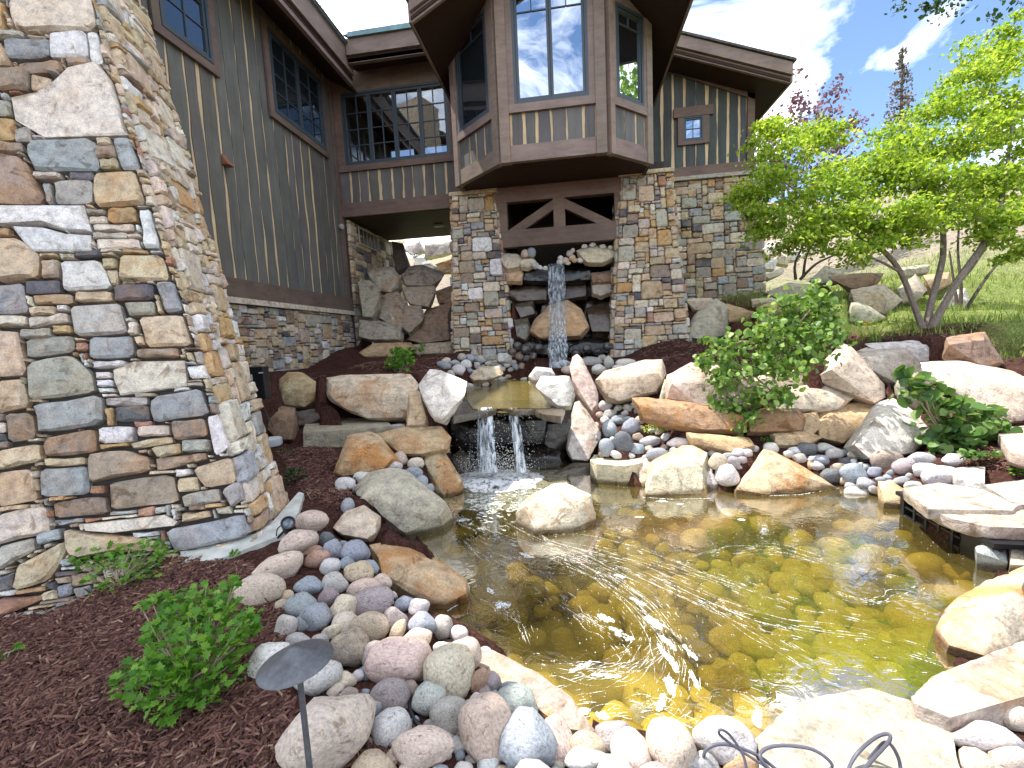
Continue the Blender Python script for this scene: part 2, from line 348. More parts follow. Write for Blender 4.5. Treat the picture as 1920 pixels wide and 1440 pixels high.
# ------------------------------------------------------------------ house
XL, YR, YB, YT, YW = -5.211, 9.875, 7.75, 9.0, 10.75
house = empty('house', (-1, 9, 1.4)); HI = Matrix.Translation(house.location).inverted()
tag(house, 'timber and stone house with brown trim, dark boards and a windowed bay', 'house')
house.location = (0, 0, 0)
TR = (0.165, 0.118, 0.098); TR2 = (0.225, 0.175, 0.150)
def trim(fr, *b, name='trim_board', parent=None, c=TR):
    return fr.part(name, MT['trim'], parent or house, *b, color=jit(c+(1,), .08)[:3])
def boards(fr, parent, edges, v0, v1, wave=0.012, gapw=0.028, col=(0.135,0.133,0.126), w=0.014):
    # v0, v1: functions of u; live-edged boards with pale sapwood showing between them
    mb = MB(); e0, e1 = edges[0], edges[-1]; k = 12
    for i in range(k):
        a, b_ = e0+(e1-e0)*i/k, e0+(e1-e0)*(i+1)/k
        mb.hexa([fr.p(a, v0(a), 0), fr.p(b_, v0(b_), 0), fr.p(b_, v0(b_), -.05), fr.p(a, v0(a), -.05), fr.p(a, v1(a), 0), fr.p(b_, v1(b_), 0), fr.p(b_, v1(b_), -.05), fr.p(a, v1(a), -.05)])
    mb.build('sapwood_layer', MT['sap'], parent)
    def wig(i, v): return wave*(noise.noise(Vector((i*7.3, v*1.6, 3.1)))*1.3+noise.noise(Vector((i*3.7, v*6.0, 1.1)))*.45)
    ph = rng.random()*50
    for i in range(len(edges)-1):
        a, b_ = edges[i], edges[i+1]; ga = gapw*rng.uniform(.12, .9); gb = gapw*rng.uniform(.12, .9); mb = MB(); n_ = 18; V = []
        for j in range(n_+1):
            s_ = j/n_; ua, ub = a+ga*.5, b_-gb*.5; va = v0((a+b_)/2)+(v1((a+b_)/2)-v0((a+b_)/2))*s_
            gl = max(.001, ga*.5+wig(i*2+ph, va)); gr = max(.001, gb*.5+wig(i*2+1+ph, va))
            lv0 = v0(a)+(v1(a)-v0(a))*s_; rv0 = v0(b_)+(v1(b_)-v0(b_))*s_
            V += [fr.p(a+gl, lv0, 0), fr.p(a+gl, lv0, w), fr.p(b_-gr, rv0, w), fr.p(b_-gr, rv0, 0)]
        F = []
        for j in range(n_):
            q = j*4; F += [(q, q+4, q+5, q+1), (q+1, q+5, q+6, q+2), (q+2, q+6, q+7, q+3)]
        F += [(0, 1, 2, 3), (n_*4+3, n_*4+2, n_*4+1, n_*4)]
        mb.add(V, F).build('board', MT['board'], parent, color=jit(col+(1,), .12)[:3])
def mat_glass(name, reflect, tint=(.012,.018,.024), see=0.0):
    m, t, n, l, b = newmat(name); lw = nd(t, 'ShaderNodeFresnel', IOR=1.5)
    c = coords(t); nn = noisen(t, c, 1.2, 2); bn = bump(t, None, nn, 0.06, 0.05)
    gl = n.new('ShaderNodeBsdfGlossy'); gl.inputs['Roughness'].default_value = 0.01; gl.inputs[0].default_value = (.86,.93,1,1); l.new(bn, gl.inputs['Normal'])
    bs = n.new('ShaderNodeBsdfTransparent') if see else n.new('ShaderNodeBsdfDiffuse'); bs.inputs[0].default_value = ((see,see,see,1) if see else tuple(tint)+(1,))
    ma = nd(t, 'ShaderNodeMath', operation='MULTIPLY_ADD'); ma.inputs[1].default_value = 1-reflect; ma.inputs[2].default_value = reflect; l.new(lw.outputs[0], ma.inputs[0])
    ms = n.new('ShaderNodeMixShader'); l.new(ma.outputs[0], ms.inputs[0]); l.new(bs.outputs[0], ms.inputs[1]); l.new(gl.outputs[0], ms.inputs[2]); l.new(ms.outputs[0], n['Material Output'].inputs[0]); return m
MT['glass'] = mat_glass('dark_window_glass', 0.10); MT['glass_clear'] = mat_glass('clear_window_glass', 0.12, see=0.75); MT['glass_coat'] = mat_glass('coated_window_glass', 0.62)
def window(fr, u0, u1, v0, v1, sashes, rows, cols, glass='glass', fw=.05, sw=.045, mw=.018, w=0.0, rowpos=None):
    f = MB(); fr.box(f, u0, u1, v0, v0+fw, w-.05, w+.03); fr.box(f, u0, u1, v1-fw, v1, w-.05, w+.03)
    fr.box(f, u0, u0+fw, v0+fw, v1-fw, w-.05, w+.03); fr.box(f, u1-fw, u1, v0+fw, v1-fw, w-.05, w+.03)
    win = f.build('window', MT['frame'], house)
    du = (u1-u0-2*fw)/sashes
    for s_ in range(sashes):
        a, b_ = u0+fw+s_*du, u0+fw+(s_+1)*du; c0, c1 = v0+fw, v1-fw
        q = MB(); fr.box(q, a+.004, a+sw, c0+.004, c1-.004, w-.04, w+.012); fr.box(q, b_-sw, b_-.004, c0+.004, c1-.004, w-.04, w+.012)
        fr.box(q, a+sw, b_-sw, c0+.004, c0+sw, w-.04, w+.012); fr.box(q, a+sw, b_-sw, c1-sw, c1-.004, w-.04, w+.012)
        q.build('sash', MT['frame'], win)
        us = [a+sw+(b_-a-2*sw)*i/cols for i in range(cols+1)]
        vs = [c0+sw+(c1-c0-2*sw)*(i/rows if rowpos is None else rowpos[i]) for i in range((rows if rowpos is None else len(rowpos)-1)+1)]
        g = MB(); lowtall = rowpos is not None
        for i in range(1, cols): fr.box(g, us[i]-mw/2, us[i]+mw/2, vs[1] if lowtall else vs[0], vs[-1], w-.03, w+.002)
        for vv in vs[1:-1]:
            for i in range(cols): fr.box(g, us[i]+(mw/2 if i else 0), us[i+1]-(mw/2 if i < cols-1 else 0), vv-mw/2, vv+mw/2, w-.03, w)
        g.build('muntin', MT['frame'], win)
        for j in range(len(vs)-1):
            if lowtall and j == 0: fr.part('pane', MT[glass], win, us[0], us[-1], vs[0], vs[1], w-.022, w-.014); continue
            for i in range(cols): fr.part('pane', MT[glass], win, us[i], us[i+1], vs[j], vs[j+1], w-.022, w-.014)
    return win
def edges_(a, b_, wdt): 
    k = max(1, round((b_-a)/wdt)); return [a]+[a+(b_-a)*(i+rng.uniform(-.16, .16))/k for i in range(1, k)]+[b_]
cst = lambda v: (lambda u: v)
# left wing wall (faces +X)
FL = Fr((XL,0,0), (0,1,0), (0,0,1), (1,0,0))
boards(FL, house, edges_(4.2, 9.8, .262), cst(2.72), cst(7.75), .03, .09)
for (a, b_, top) in ((5.33, 6.40, 7.9), (7.53, 9.44, 7.42)):
    trim(FL, a, b_, 5.755, 5.88, .032, .075); trim(FL, a, a+.12, 5.882, top, .032, .072); trim(FL, b_-.12, b_, 5.882, top, .032, .072)
    trim(FL, a+.12, b_-.12, top-.12, top, .032, .07)
window(FL, 5.45, 6.28, 5.882, 7.78, 1, 5, 2, w=.055); window(FL, 7.65, 9.32, 5.882, 7.30, 2, 4, 2, w=.055)
trim(FL, 4.0, 9.97, 2.45, 2.75, .0, .10, name='skirt_beam'); trim(FL, 9.70, 9.872, 2.752, 7.7, .03, .06, name='corner_board')
FL.part('cap_stone', MT['wallstone'], house, 4.0, 10.2, 2.36, 2.449, -.1, .13, color=PAL['c'])
core = FL.part('stone_base', MT['joint'], house, 4.0, 10.2, .3, 2.358, -.6, .0)
pt = Patch(FL.p(5.0, .85), FL.p(10.15, .85), FL.p(10.15, 2.355), FL.p(5.0, 2.355))
stone_face(pt, core, {'c':2,'g':4,'t':4,'n':3,'b':3,'y':2,'w':1.5,'o':1.5,'d':1,'p':2}, cell=.045, big=(.26,.30), bigp=.22, limit=150)
# left eave
XE = -4.45; YRF = 9.15
fe = Fr((XE,0,0), (0,1,0), (0,0,1), (1,0,0))
trim(fe, -2.5, YRF+.32, 7.42, 7.83, -.05, .0, name='fascia', c=TR2); trim(fe, -2.5, YRF+.4, 7.245, 7.418, -.14, -.06, name='fascia', c=TR2)
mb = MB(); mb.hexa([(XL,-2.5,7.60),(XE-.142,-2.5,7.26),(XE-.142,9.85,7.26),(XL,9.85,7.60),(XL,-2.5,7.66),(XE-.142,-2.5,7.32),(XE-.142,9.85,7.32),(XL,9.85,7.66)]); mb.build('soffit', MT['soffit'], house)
mb = MB(); mb.hexa([(XE+.06,-2.5,7.835),(XE+.06,9.5,7.835),(-9,9.5,9.9),(-9,-2.5,9.9),(XE+.06,-2.5,7.875),(XE+.06,9.5,7.875),(-9,9.5,9.95),(-9,-2.5,9.95)]); mb.build('roof', MT['shingle'], house)
fe.part('gutter_edge', MT['metal_edge'], house, -2.5, YRF, 7.876, 7.90, -.02, .075)
MB().hexa([(XE-.3,-2.5,7.33),(XE-.052,-2.5,7.33),(XE-.052,9.5,7.33),(XE-.3,9.5,7.33),(XE-.3,-2.5,7.83),(XE-.052,-2.5,7.83),(XE-.052,9.5,7.83),(XE-.3,9.5,7.83)]).build('eave_block', MT['soffit'], house)
MB().hexa([(XE-.3,YRF+.052,7.6),(-2.1,YRF+.052,7.6),(-2.1,YRF+.3,7.6),(XE-.3,YRF+.3,7.6),(XE-.3,YRF+.052,7.99),(-2.1,YRF+.052,7.99),(-2.1,YRF+.3,7.99),(XE-.3,YRF+.3,7.99)]).build('eave_block', MT['soffit'], house)
MB().hexa([(XE+.05,-3.0,9.3),(XE+.05,2.9,9.3),(-9,2.9,11.2),(-9,-3.0,11.2),(XE+.05,-3.0,9.45),(XE+.05,2.9,9.45),(-9,2.9,11.4),(-9,-3.0,11.4)]).build('added_shade_roof', MT['shingle'], house)  # added roof out of view, shades the near left shore
MB().hexa([(XL-.2,-2.8,7.7),(XL,-2.8,7.7),(XL,2.7,7.7),(XL-.2,2.7,7.7),(XL-.2,-2.8,9.6),(XL,-2.8,9.6),(XL,2.7,9.6),(XL-.2,2.7,9.6)]).build('added_shade_wall', MT['board'], house, color=(.094,.092,.088))  # added wall under the unseen shading roof
# recess between the wing and the bay (faces -Y)
FRc = Fr((0,YR,0), (1,0,0), (0,0,1), (0,-1,0))
boards(FRc, house, edges_(XL+.02, -1.9, .262), cst(4.88), cst(5.66), .03, .09)
trim(FRc, XL+.01, -2.02, 4.60, 4.90, .035, .10, name='skirt_beam'); trim(FRc, XL+.06, -2.2, 5.60, 5.73, .035, .075)
trim(FRc, XL+.06, -4.98, 5.732, 7.8, .0, .06); trim(FRc, -2.50, -2.22, 5.732, 7.8, .0, .06); trim(FRc, -4.98, -2.50, 7.30, 7.8, .0, .05)
trim(FRc, -2.219, -2.0, 4.9, 7.8, .0, .09, name='corner_post'); trim(FRc, -2.46, -2.02, 4.905, 5.06, .036, .12)
window(FRc, -4.98, -2.50, 5.732, 7.30, 4, 4, 2, glass='glass_clear', fw=.045, w=.02)
frf = Fr((0,YRF,0), (1,0,0), (0,0,1), (0,-1,0))
trim(frf, XE+.02, -2.08, 7.64, 7.945, -.05, .0, name='fascia', c=TR2); trim(frf, XE+.02, -2.10, 7.52, 7.638, -.16, -.07, name='fascia', c=TR2)
frf.part('gutter_edge', MT['metal_edge'], house, XE+.1, -2.10, 7.946, 8.04, -.03, .06)
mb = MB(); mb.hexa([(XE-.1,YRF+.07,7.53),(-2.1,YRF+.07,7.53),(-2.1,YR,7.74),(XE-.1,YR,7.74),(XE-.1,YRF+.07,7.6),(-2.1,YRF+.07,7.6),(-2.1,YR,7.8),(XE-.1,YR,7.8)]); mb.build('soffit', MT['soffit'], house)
mb = MB(); mb.hexa([(XE,YRF-.02,8.0),(-1.6,YRF-.02,8.0),(-1.6,13,9.4),(XE,13,9.4),(XE,YRF-.02,8.03),(-1.6,YRF-.02,8.03),(-1.6,13,9.5),(XE,13,9.5)]); mb.build('roof', MT['shingle'], house)
# room behind the recess window: floor, ceiling, far wall with its own windows
room = empty('room'); room.parent = house
for bx in ((XL, -1.0, 4.62, 4.75, 10.0, 12.35), (XL, -1.0, 7.75, 7.85, 10.0, 12.35), (XL-.05, XL, 4.75, 7.75, 10.0, 12.35), (-1.0, -.95, 4.75, 7.75, 10.0, 12.35), (XL, -1.0, 4.75, 5.75, 12.35, 12.45), (XL, -1.0, 7.1, 7.75, 12.35, 12.45)) :
    MB().hexa([(bx[0],bx[4],bx[2]),(bx[1],bx[4],bx[2]),(bx[1],bx[5],bx[2]),(bx[0],bx[5],bx[2]),(bx[0],bx[4],bx[3]),(bx[1],bx[4],bx[3]),(bx[1],bx[5],bx[3]),(bx[0],bx[5],bx[3])]).build('room_wall', plain('room_paint', (.09,.08,.07), .9) if 'room_paint' not in bpy.data.materials else bpy.data.materials['room_paint'], room)
for (a, b_) in ((XL, -4.9), (-4.2, -3.9), (-3.2, -2.9), (-2.2, -1.0)):
    MB().hexa([(a,12.35,5.75),(b_,12.35,5.75),(b_,12.45,5.75),(a,12.45,5.75),(a,12.35,7.1),(b_,12.35,7.1),(b_,12.45,7.1),(a,12.45,7.1)]).build('room_wall', bpy.data.materials['room_paint'], room)
# passage under the recess
mb = MB(); k = 0
for y0 in np.arange(YR-.0, 12.2, .16):
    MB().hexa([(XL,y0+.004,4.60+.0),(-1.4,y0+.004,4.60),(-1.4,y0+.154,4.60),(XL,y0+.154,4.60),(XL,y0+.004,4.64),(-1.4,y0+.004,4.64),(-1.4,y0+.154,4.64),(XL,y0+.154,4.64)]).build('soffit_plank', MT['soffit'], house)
XP = XL+.1
pcore = MB().hexa([(XP-.5,YR+.005,.8),(XP,YR+.005,.8),(XP,13.4,.8),(XP-.5,13.4,.8),(XP-.5,YR+.005,4.595),(XP,YR+.005,4.595),(XP,13.4,4.595),(XP-.5,13.4,4.595)]).build('passage_wall', MT['joint'], house)
stone_face(Patch((XP,YR+.01,1.2),(XP,13.4,1.2),(XP,13.4,4.58),(XP,YR+.01,4.58)), pcore, {'g':3,'t':3,'n':3,'y':2,'d':2,'c':1,'p':2}, cell=.07, big=(.3,.34), bigp=.3, limit=60)
mv = MB(); fv = Fr((XP,0,0), (0,1,0), (0,0,1), (1,0,0))
vent = fv.part('vent', MT['black'], house, 10.35, 11.35, 4.12, 4.5, .06, .075)
for q in ((10.32,10.36,4.10,4.52),(11.34,11.38,4.10,4.52),(10.36,11.34,4.10,4.13),(10.36,11.34,4.49,4.52)): fv.part('vent_frame', plain('vent_paint', (.42,.38,.33)) if 'vent_paint' not in bpy.data.materials else bpy.data.materials['vent_paint'], vent, *q, .06, .085)
for i in range(1, 5): fv.part('vent_bar', bpy.data.materials['vent_paint'], vent, 10.36+.98*i/5-.008, 10.36+.98*i/5+.008, 4.13, 4.49, .06, .082)
sp = P(795, 427, 11.0)
lightfix = MB().hexa([(-3.35,11.0,4.55),(-3.12,11.0,4.55),(-3.12,11.12,4.55),(-3.35,11.12,4.55),(-3.35,11.0,4.598),(-3.12,11.0,4.598),(-3.12,11.12,4.598),(-3.35,11.12,4.598)]).build('soffit_light', bpy.data.materials['vent_paint'], house)
# ---- bay: footprint corners
BL0, BL1, BR1, BR0 = (-2.05, 8.62), (-1.08, YB), (0.70, YB), (1.52, 8.46)
def bayframe(p, q):
    p, q = np.array(p), np.array(q); d_ = q-p; Ln = np.linalg.norm(d_); d_ = d_/Ln
    return Fr((p[0],p[1],0), (d_[0],d_[1],0), (0,0,1), (d_[1],-d_[0],0)), Ln
ZB0 = 4.616; BZT = 7.7
for name, p, q in (('l', BL0, BL1), ('f', BL1, BR1), ('r', BR1, BR0)):
    fr, Ln = bayframe(p, q)
    a0, a1 = .14, Ln-.14
    if name == 'f': a0, a1 = .17, Ln-.17
    if name == 'l': a0 = .10
    trim(fr, a0, a1, ZB0, ZB0+.265, -.04, .055, name='skirt_beam', c=TR2)
    boards(fr, house, edges_(a0, a1, .25), cst(ZB0+.25), cst(5.42), .018, .09, col=(.125,.125,.125))
    trim(fr, a0, a1, 5.40, 5.53, .031, .07, name='sill', c=TR2)
    wl, wr = (a0+.10, a1-.10) if name == 'f' else (a0+.06, a1-.06)
    trim(fr, a0, wl, 5.531, BZT, .0, .06, c=TR2); trim(fr, wr, a1, 5.531, BZT, .0, .06, c=TR2)
    if name == 'f': window(fr, wl, wr, 5.531, 7.55, 2, 3, 2, glass='glass_coat', w=.03, rowpos=(0, .73, .86, 1))
    else: window(fr, wl, wr, 5.531, 7.2 if name == 'l' else 7.0, 1, 2, 2, glass='glass' if name == 'l' else 'glass_coat', w=.03, rowpos=(0, .86, 1)); trim(fr, wl, wr, 7.2 if name == 'l' else 7.0, BZT, .0, .05, c=TR2)
    trim(fr, a0, a1, BZT, BZT+.3, .0, .06, c=TR2)
    # corner posts: a broad flat post either side of the corner
    if name == 'f': trim(fr, .0, a0, ZB0-.012, BZT+.3, -.05, .085, name='corner_post', c=TR2); trim(fr, a1, Ln, ZB0-.012, BZT+.3, -.05, .085, name='corner_post', c=TR2)
    else: trim(fr, a1, Ln-.0, ZB0-.01, BZT+.3, -.05, .075, name='corner_post', c=TR2) if name == 'l' else trim(fr, .04, a0, ZB0-.01, BZT+.3, -.05, .075, name='corner_post', c=TR2)
    if name == 'l': trim(fr, -.04, a0, ZB0-.01, BZT+.3, -.05, .075, name='corner_post', c=TR2)
    if name == 'r': trim(fr, a1, Ln, ZB0-.01, BZT+.3, -.05, .075, name='corner_post', c=TR2)
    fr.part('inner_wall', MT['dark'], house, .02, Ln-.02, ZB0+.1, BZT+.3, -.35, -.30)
# bay side returns to the walls behind
MB().hexa([(BL0[0]-.03,BL0[1],ZB0),(BL0[0]+.05,BL0[1],ZB0),(BL0[0]+.05,YR-.1,ZB0),(BL0[0]-.03,YR-.1,ZB0),(BL0[0]-.03,BL0[1],8),(BL0[0]+.05,BL0[1],8),(BL0[0]+.05,YR-.1,8),(BL0[0]-.03,YR-.1,8)]).build('return_wall', MT['trim'], house, color=TR)
MB().hexa([(BR0[0]-.06,BR0[1]+.02,ZB0),(BR0[0],BR0[1]+.02,ZB0),(BR0[0],YW+.2,ZB0),(BR0[0]-.06,YW+.2,ZB0),(BR0[0]-.06,BR0[1]+.02,8),(BR0[0],BR0[1]+.02,8),(BR0[0],YW+.2,8),(BR0[0]-.06,YW+.2,8)]).build('return_wall', MT['board'], house, color=(.06,.06,.056))
# bay floor soffit in planks, up to the truss
def bay_x(y):
    if y < YB: return None
    l_ = BL1[0]+(BL0[0]-BL1[0])*min(1, (y-BL1[1])/(BL0[1]-BL1[1])); r_ = BR1[0]+(BR0[0]-BR1[0])*min(1, (y-BR1[1])/(BR0[1]-BR1[1])); return l_, r_
y0 = YB+.05
while y0 < 11.2:
    y1 = y0+.13; a, b_ = bay_x(y0), bay_x(y1)
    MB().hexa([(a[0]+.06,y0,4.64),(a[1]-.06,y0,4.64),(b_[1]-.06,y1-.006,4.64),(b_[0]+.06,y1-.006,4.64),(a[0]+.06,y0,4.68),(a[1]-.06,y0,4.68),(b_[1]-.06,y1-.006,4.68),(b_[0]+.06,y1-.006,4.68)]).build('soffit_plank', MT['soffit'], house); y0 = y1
MB().hexa([(BL1[0]+.1,YB+.3,4.70),(BR1[0]-.1,YB+.3,4.70),(BR0[0]-.1,11.2,4.70),(BL0[0]+.1,11.2,4.70),(BL1[0]+.1,YB+.3,4.8),(BR1[0]-.1,YB+.3,4.8),(BR0[0]-.1,11.2,4.8),(BL0[0]+.1,11.2,4.8)]).build('bay_floor', MT['dark'], house)
# truss between the piers
FT = Fr((0,YT,0), (1,0,0), (0,0,1), (0,-1,0)); tx0, tx1 = -1.42, 1.10
truss = empty('truss'); truss.parent = house
trim(FT, tx0, tx1, 4.35, 4.635, -.14, .04, name='top_beam', parent=truss); trim(FT, tx0, tx1, 3.47, 3.80, -.14, .04, name='bottom_beam', parent=truss)
trim(FT, tx0, -1.19, 3.802, 4.348, -.13, .03, name='truss_post', parent=truss); trim(FT, .93, tx1, 3.802, 4.348, -.13, .03, name='truss_post', parent=truss)
trim(FT, -.26, -.03, 3.802, 4.348, -.13, .03, name='king_post', parent=truss)
for sg, x0, x1 in ((1, -1.19, -.262), (-1, .93, -.028)):
    mb = MB(); A = [(x0, 3.802), (x0+sg*.34, 3.802), (x1, 4.14), (x1, 4.33)]
    mb.hexa([FT.p(A[0][0],A[0][1],.02),FT.p(A[1][0],A[1][1],.02),FT.p(A[1][0],A[1][1],-.12),FT.p(A[0][0],A[0][1],-.12),FT.p(A[3][0],A[3][1],.02),FT.p(A[2][0],A[2][1],.02),FT.p(A[2][0],A[2][1],-.12),FT.p(A[3][0],A[3][1],-.12)]).build('brace', MT['trim'], truss, color=TR)
# bay gable roof
RX0, RX1, RXC, RZ, RYF = -2.34, 2.0, -.17, 6.70, 7.15; PIT = .52
mb = MB()
for (xa, xb) in ((RX0, RXC), (RX1, RXC)):
    zb = RZ+abs(xb-xa)*PIT
    mb.hexa([(xa,RYF,RZ),(xb,RYF,zb),(xb,14,zb),(xa,14,RZ),(xa,RYF,RZ+.05),(xb,RYF,zb+.05),(xb,14,zb+.05),(xa,14,RZ+.05)])
mb.build('soffit', MT['soffit'], house)
mb = MB()
for (xa, xb) in ((RX0, RXC), (RX1, RXC)):
    zb = RZ+abs(xb-xa)*PIT; sg = 1 if xa < xb else -1
    mb.hexa([(xa-sg*.06,RYF-.05,RZ+.28),(xb,RYF-.05,zb+.31),(xb,14,zb+.31),(xa-sg*.06,14,RZ+.28),(xa-sg*.06,RYF-.05,RZ+.32),(xb,RYF-.05,zb+.36),(xb,14,zb+.36),(xa-sg*.06,14,RZ+.32)])
mb.build('roof', MT['shingle'], house)
for (xa, xb) in ((RX0, RXC), (RX1, RXC)):
    zb = RZ+abs(xb-xa)*PIT; sg = 1 if xa < xb else -1
    for (lo, hi, yy) in ((-.04, .10, RYF+.02), (.102, .29, RYF-.04)):
        MB().hexa([(xa,yy,RZ+lo),(xb,yy,zb+lo),(xb,yy+.05,zb+lo),(xa,yy+.05,RZ+lo),(xa,yy,RZ+hi),(xb,yy,zb+hi),(xb,yy+.05,zb+hi),(xa,yy+.05,RZ+hi)]).build('rake_board', MT['trim'], house, color=TR2)
    MB().hexa([(xa-sg*.04,RYF+.012,RZ-.03),(xa,RYF+.012,RZ-.03),(xa,12.5 if sg > 0 else 10.7,RZ-.03),(xa-sg*.04,12.5 if sg > 0 else 10.7,RZ-.03),(xa-sg*.04,RYF+.012,RZ+.275),(xa,RYF+.012,RZ+.275),(xa,12.5 if sg > 0 else 10.7,RZ+.275),(xa-sg*.04,12.5 if sg > 0 else 10.7,RZ+.275)]).build('fascia', MT['trim'], house, color=TR2)
# right wing
FW = Fr((0,YW,0), (1,0,0), (0,0,1), (0,-1,0))
wt = lambda u: 7.50-(u-2.315)*.43
boards(FW, house, [1.5,1.75,2.0,2.2,2.44,2.69,2.93,3.16,3.38,3.62,3.85,4.02], cst(5.25), wt, .018, .085, col=(.075,.085,.088))
trim(FW, 4.0, 4.15, 5.29, 6.75, .0, .06, name='corner_board'); trim(FW, 1.5, 4.17, 5.08, 5.288, .0, .09, name='skirt_beam')
mb = MB(); mb.hexa([FW.p(1.5,wt(1.5)-.14,.06),FW.p(4.15,wt(4.15)-.14,.06),FW.p(4.15,wt(4.15)-.14,.03),FW.p(1.5,wt(1.5)-.14,.03),FW.p(1.5,wt(1.5)+.05,.06),FW.p(4.15,wt(4.15)+.05,.06),FW.p(4.15,wt(4.15)+.05,.03),FW.p(1.5,wt(1.5)+.05,.03)]).build('frieze_board', MT['trim'], house, color=TR)
trim(FW, 2.44, 3.28, 6.36, 6.56, .031, .09); trim(FW, 2.53, 2.65, 5.77, 6.358, .031, .075); trim(FW, 3.07, 3.20, 5.77, 6.358, .031, .075); trim(FW, 2.65, 3.07, 5.77, 5.85, .031, .07)
window(FW, 2.65, 3.07, 5.851, 6.358, 1, 2, 2, glass='glass_coat', fw=.03, sw=.03, mw=.014, w=.045)
wcap = FW.part('cap_stone', MT['wallstone'], house, 1.5, 4.22, 5.0, 5.078, -.1, .12, color=PAL['g'])
wcore = FW.part('stone_base', MT['joint'], house, 1.5, 4.36, 1.2, 4.998, -3, -.01)
stone_face(Patch((1.95,YW,2.1),(4.42,YW,2.1),(4.30,YW,4.995),(1.95,YW,4.995)), wcore, {'g':5,'t':3,'n':3,'b':1.5,'y':3,'o':1,'c':1.5,'d':1.5}, cell=.06, big=(.26,.3), bigp=.3, limit=150)
stone_face(Patch((4.40,YW,1.9),(4.40,YW+2.2,1.9),(4.40,YW+2.2,4.995),(4.30,YW,4.995)), wcore, {'g':3,'t':3,'n':2}, cell=.12, big=(.3,.3), limit=40)
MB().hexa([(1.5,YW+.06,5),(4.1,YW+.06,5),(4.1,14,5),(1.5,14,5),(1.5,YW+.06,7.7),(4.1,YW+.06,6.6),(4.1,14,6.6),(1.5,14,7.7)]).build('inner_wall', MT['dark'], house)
YF = 10.0; rk = lambda u: 7.60-(u-2.33)*.37; ue = 4.58
for (lo, hi, yy) in ((-.13, .0, YF+.05), (.002, .235, YF-.02)):
    MB().hexa([(.9,yy,rk(.9)-.14+lo),(ue,yy,rk(ue)-.14+lo),(ue,yy+.06,rk(ue)-.14+lo),(.9,yy+.06,rk(.9)-.14+lo),(.9,yy,rk(.9)-.14+hi),(ue,yy,rk(ue)-.14+hi),(ue,yy+.06,rk(ue)-.14+hi),(.9,yy+.06,rk(.9)-.14+hi)]).build('rake_board', MT['trim'], house, color=TR2)
MB().hexa([(.9,YF+.03,rk(.9)-.24),(ue-.02,YF+.03,rk(ue)-.24),(ue-.02,14,rk(ue)-.24),(.9,14,rk(.9)-.24),(.9,YF+.03,rk(.9)-.18),(ue-.02,YF+.03,rk(ue)-.18),(ue-.02,14,rk(ue)-.18),(.9,14,rk(.9)-.18)]).build('soffit', MT['soffit'], house)
MB().hexa([(.9,YF-.06,rk(.9)+.10),(ue+.05,YF-.06,rk(ue)+.10),(ue+.05,14,rk(ue)+.10),(.9,14,rk(.9)+.10),(.9,YF-.06,rk(.9)+.145),(ue+.05,YF-.06,rk(ue)+.145),(ue+.05,14,rk(ue)+.145),(.9,14,rk(.9)+.145)]).build('roof', MT['shingle'], house)
MB().hexa([(ue-.015,YF+.04,rk(ue)-.26),(ue+.03,YF+.04,rk(ue)-.26),(ue+.03,14,rk(ue)-.26),(ue-.015,14,rk(ue)-.26),(ue-.015,YF+.04,rk(ue)+.09),(ue+.03,YF+.04,rk(ue)+.09),(ue+.03,14,rk(ue)+.09),(ue-.015,14,rk(ue)+.09)]).build('fascia', MT['trim'], house, color=TR2)
# dark cave and wall blocks behind piers
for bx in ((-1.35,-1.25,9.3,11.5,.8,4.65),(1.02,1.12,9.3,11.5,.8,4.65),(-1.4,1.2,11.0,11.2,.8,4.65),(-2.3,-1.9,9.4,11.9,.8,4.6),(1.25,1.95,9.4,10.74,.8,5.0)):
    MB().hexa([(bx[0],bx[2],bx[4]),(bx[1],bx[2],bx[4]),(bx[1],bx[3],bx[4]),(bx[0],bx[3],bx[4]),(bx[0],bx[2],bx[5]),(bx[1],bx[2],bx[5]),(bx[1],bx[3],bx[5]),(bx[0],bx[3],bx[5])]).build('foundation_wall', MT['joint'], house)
# small fittings of the left wing: copper scupper with its stain, flood light
cs = MB(); q = FL.uv(418, 303); cs.hexa([FL.p(q[0]-.07,q[1]-.07,.14),FL.p(q[0]+.07,q[1]-.07,.14),FL.p(q[0]+.07,q[1]-.07,.03),FL.p(q[0]-.07,q[1]-.07,.03),FL.p(q[0]-.05,q[1]+.04,.05),FL.p(q[0]+.05,q[1]+.04,.05),FL.p(q[0]+.05,q[1]+.1,.03),FL.p(q[0]-.05,q[1]+.1,.03)])
cs.build('scupper', plain('copper_fitting', (.28,.11,.06), .5, nscale=20), house)
q = P(630, 407, 10.6); MB().lathe([(0,0),(.05,.01),(.06,.08),(0,.1)], 12, (XL+.08, 9.6, 4.35), (1,-.3,-.2)).build('flood_light', bpy.data.materials['vent_paint'], house, smooth=True)

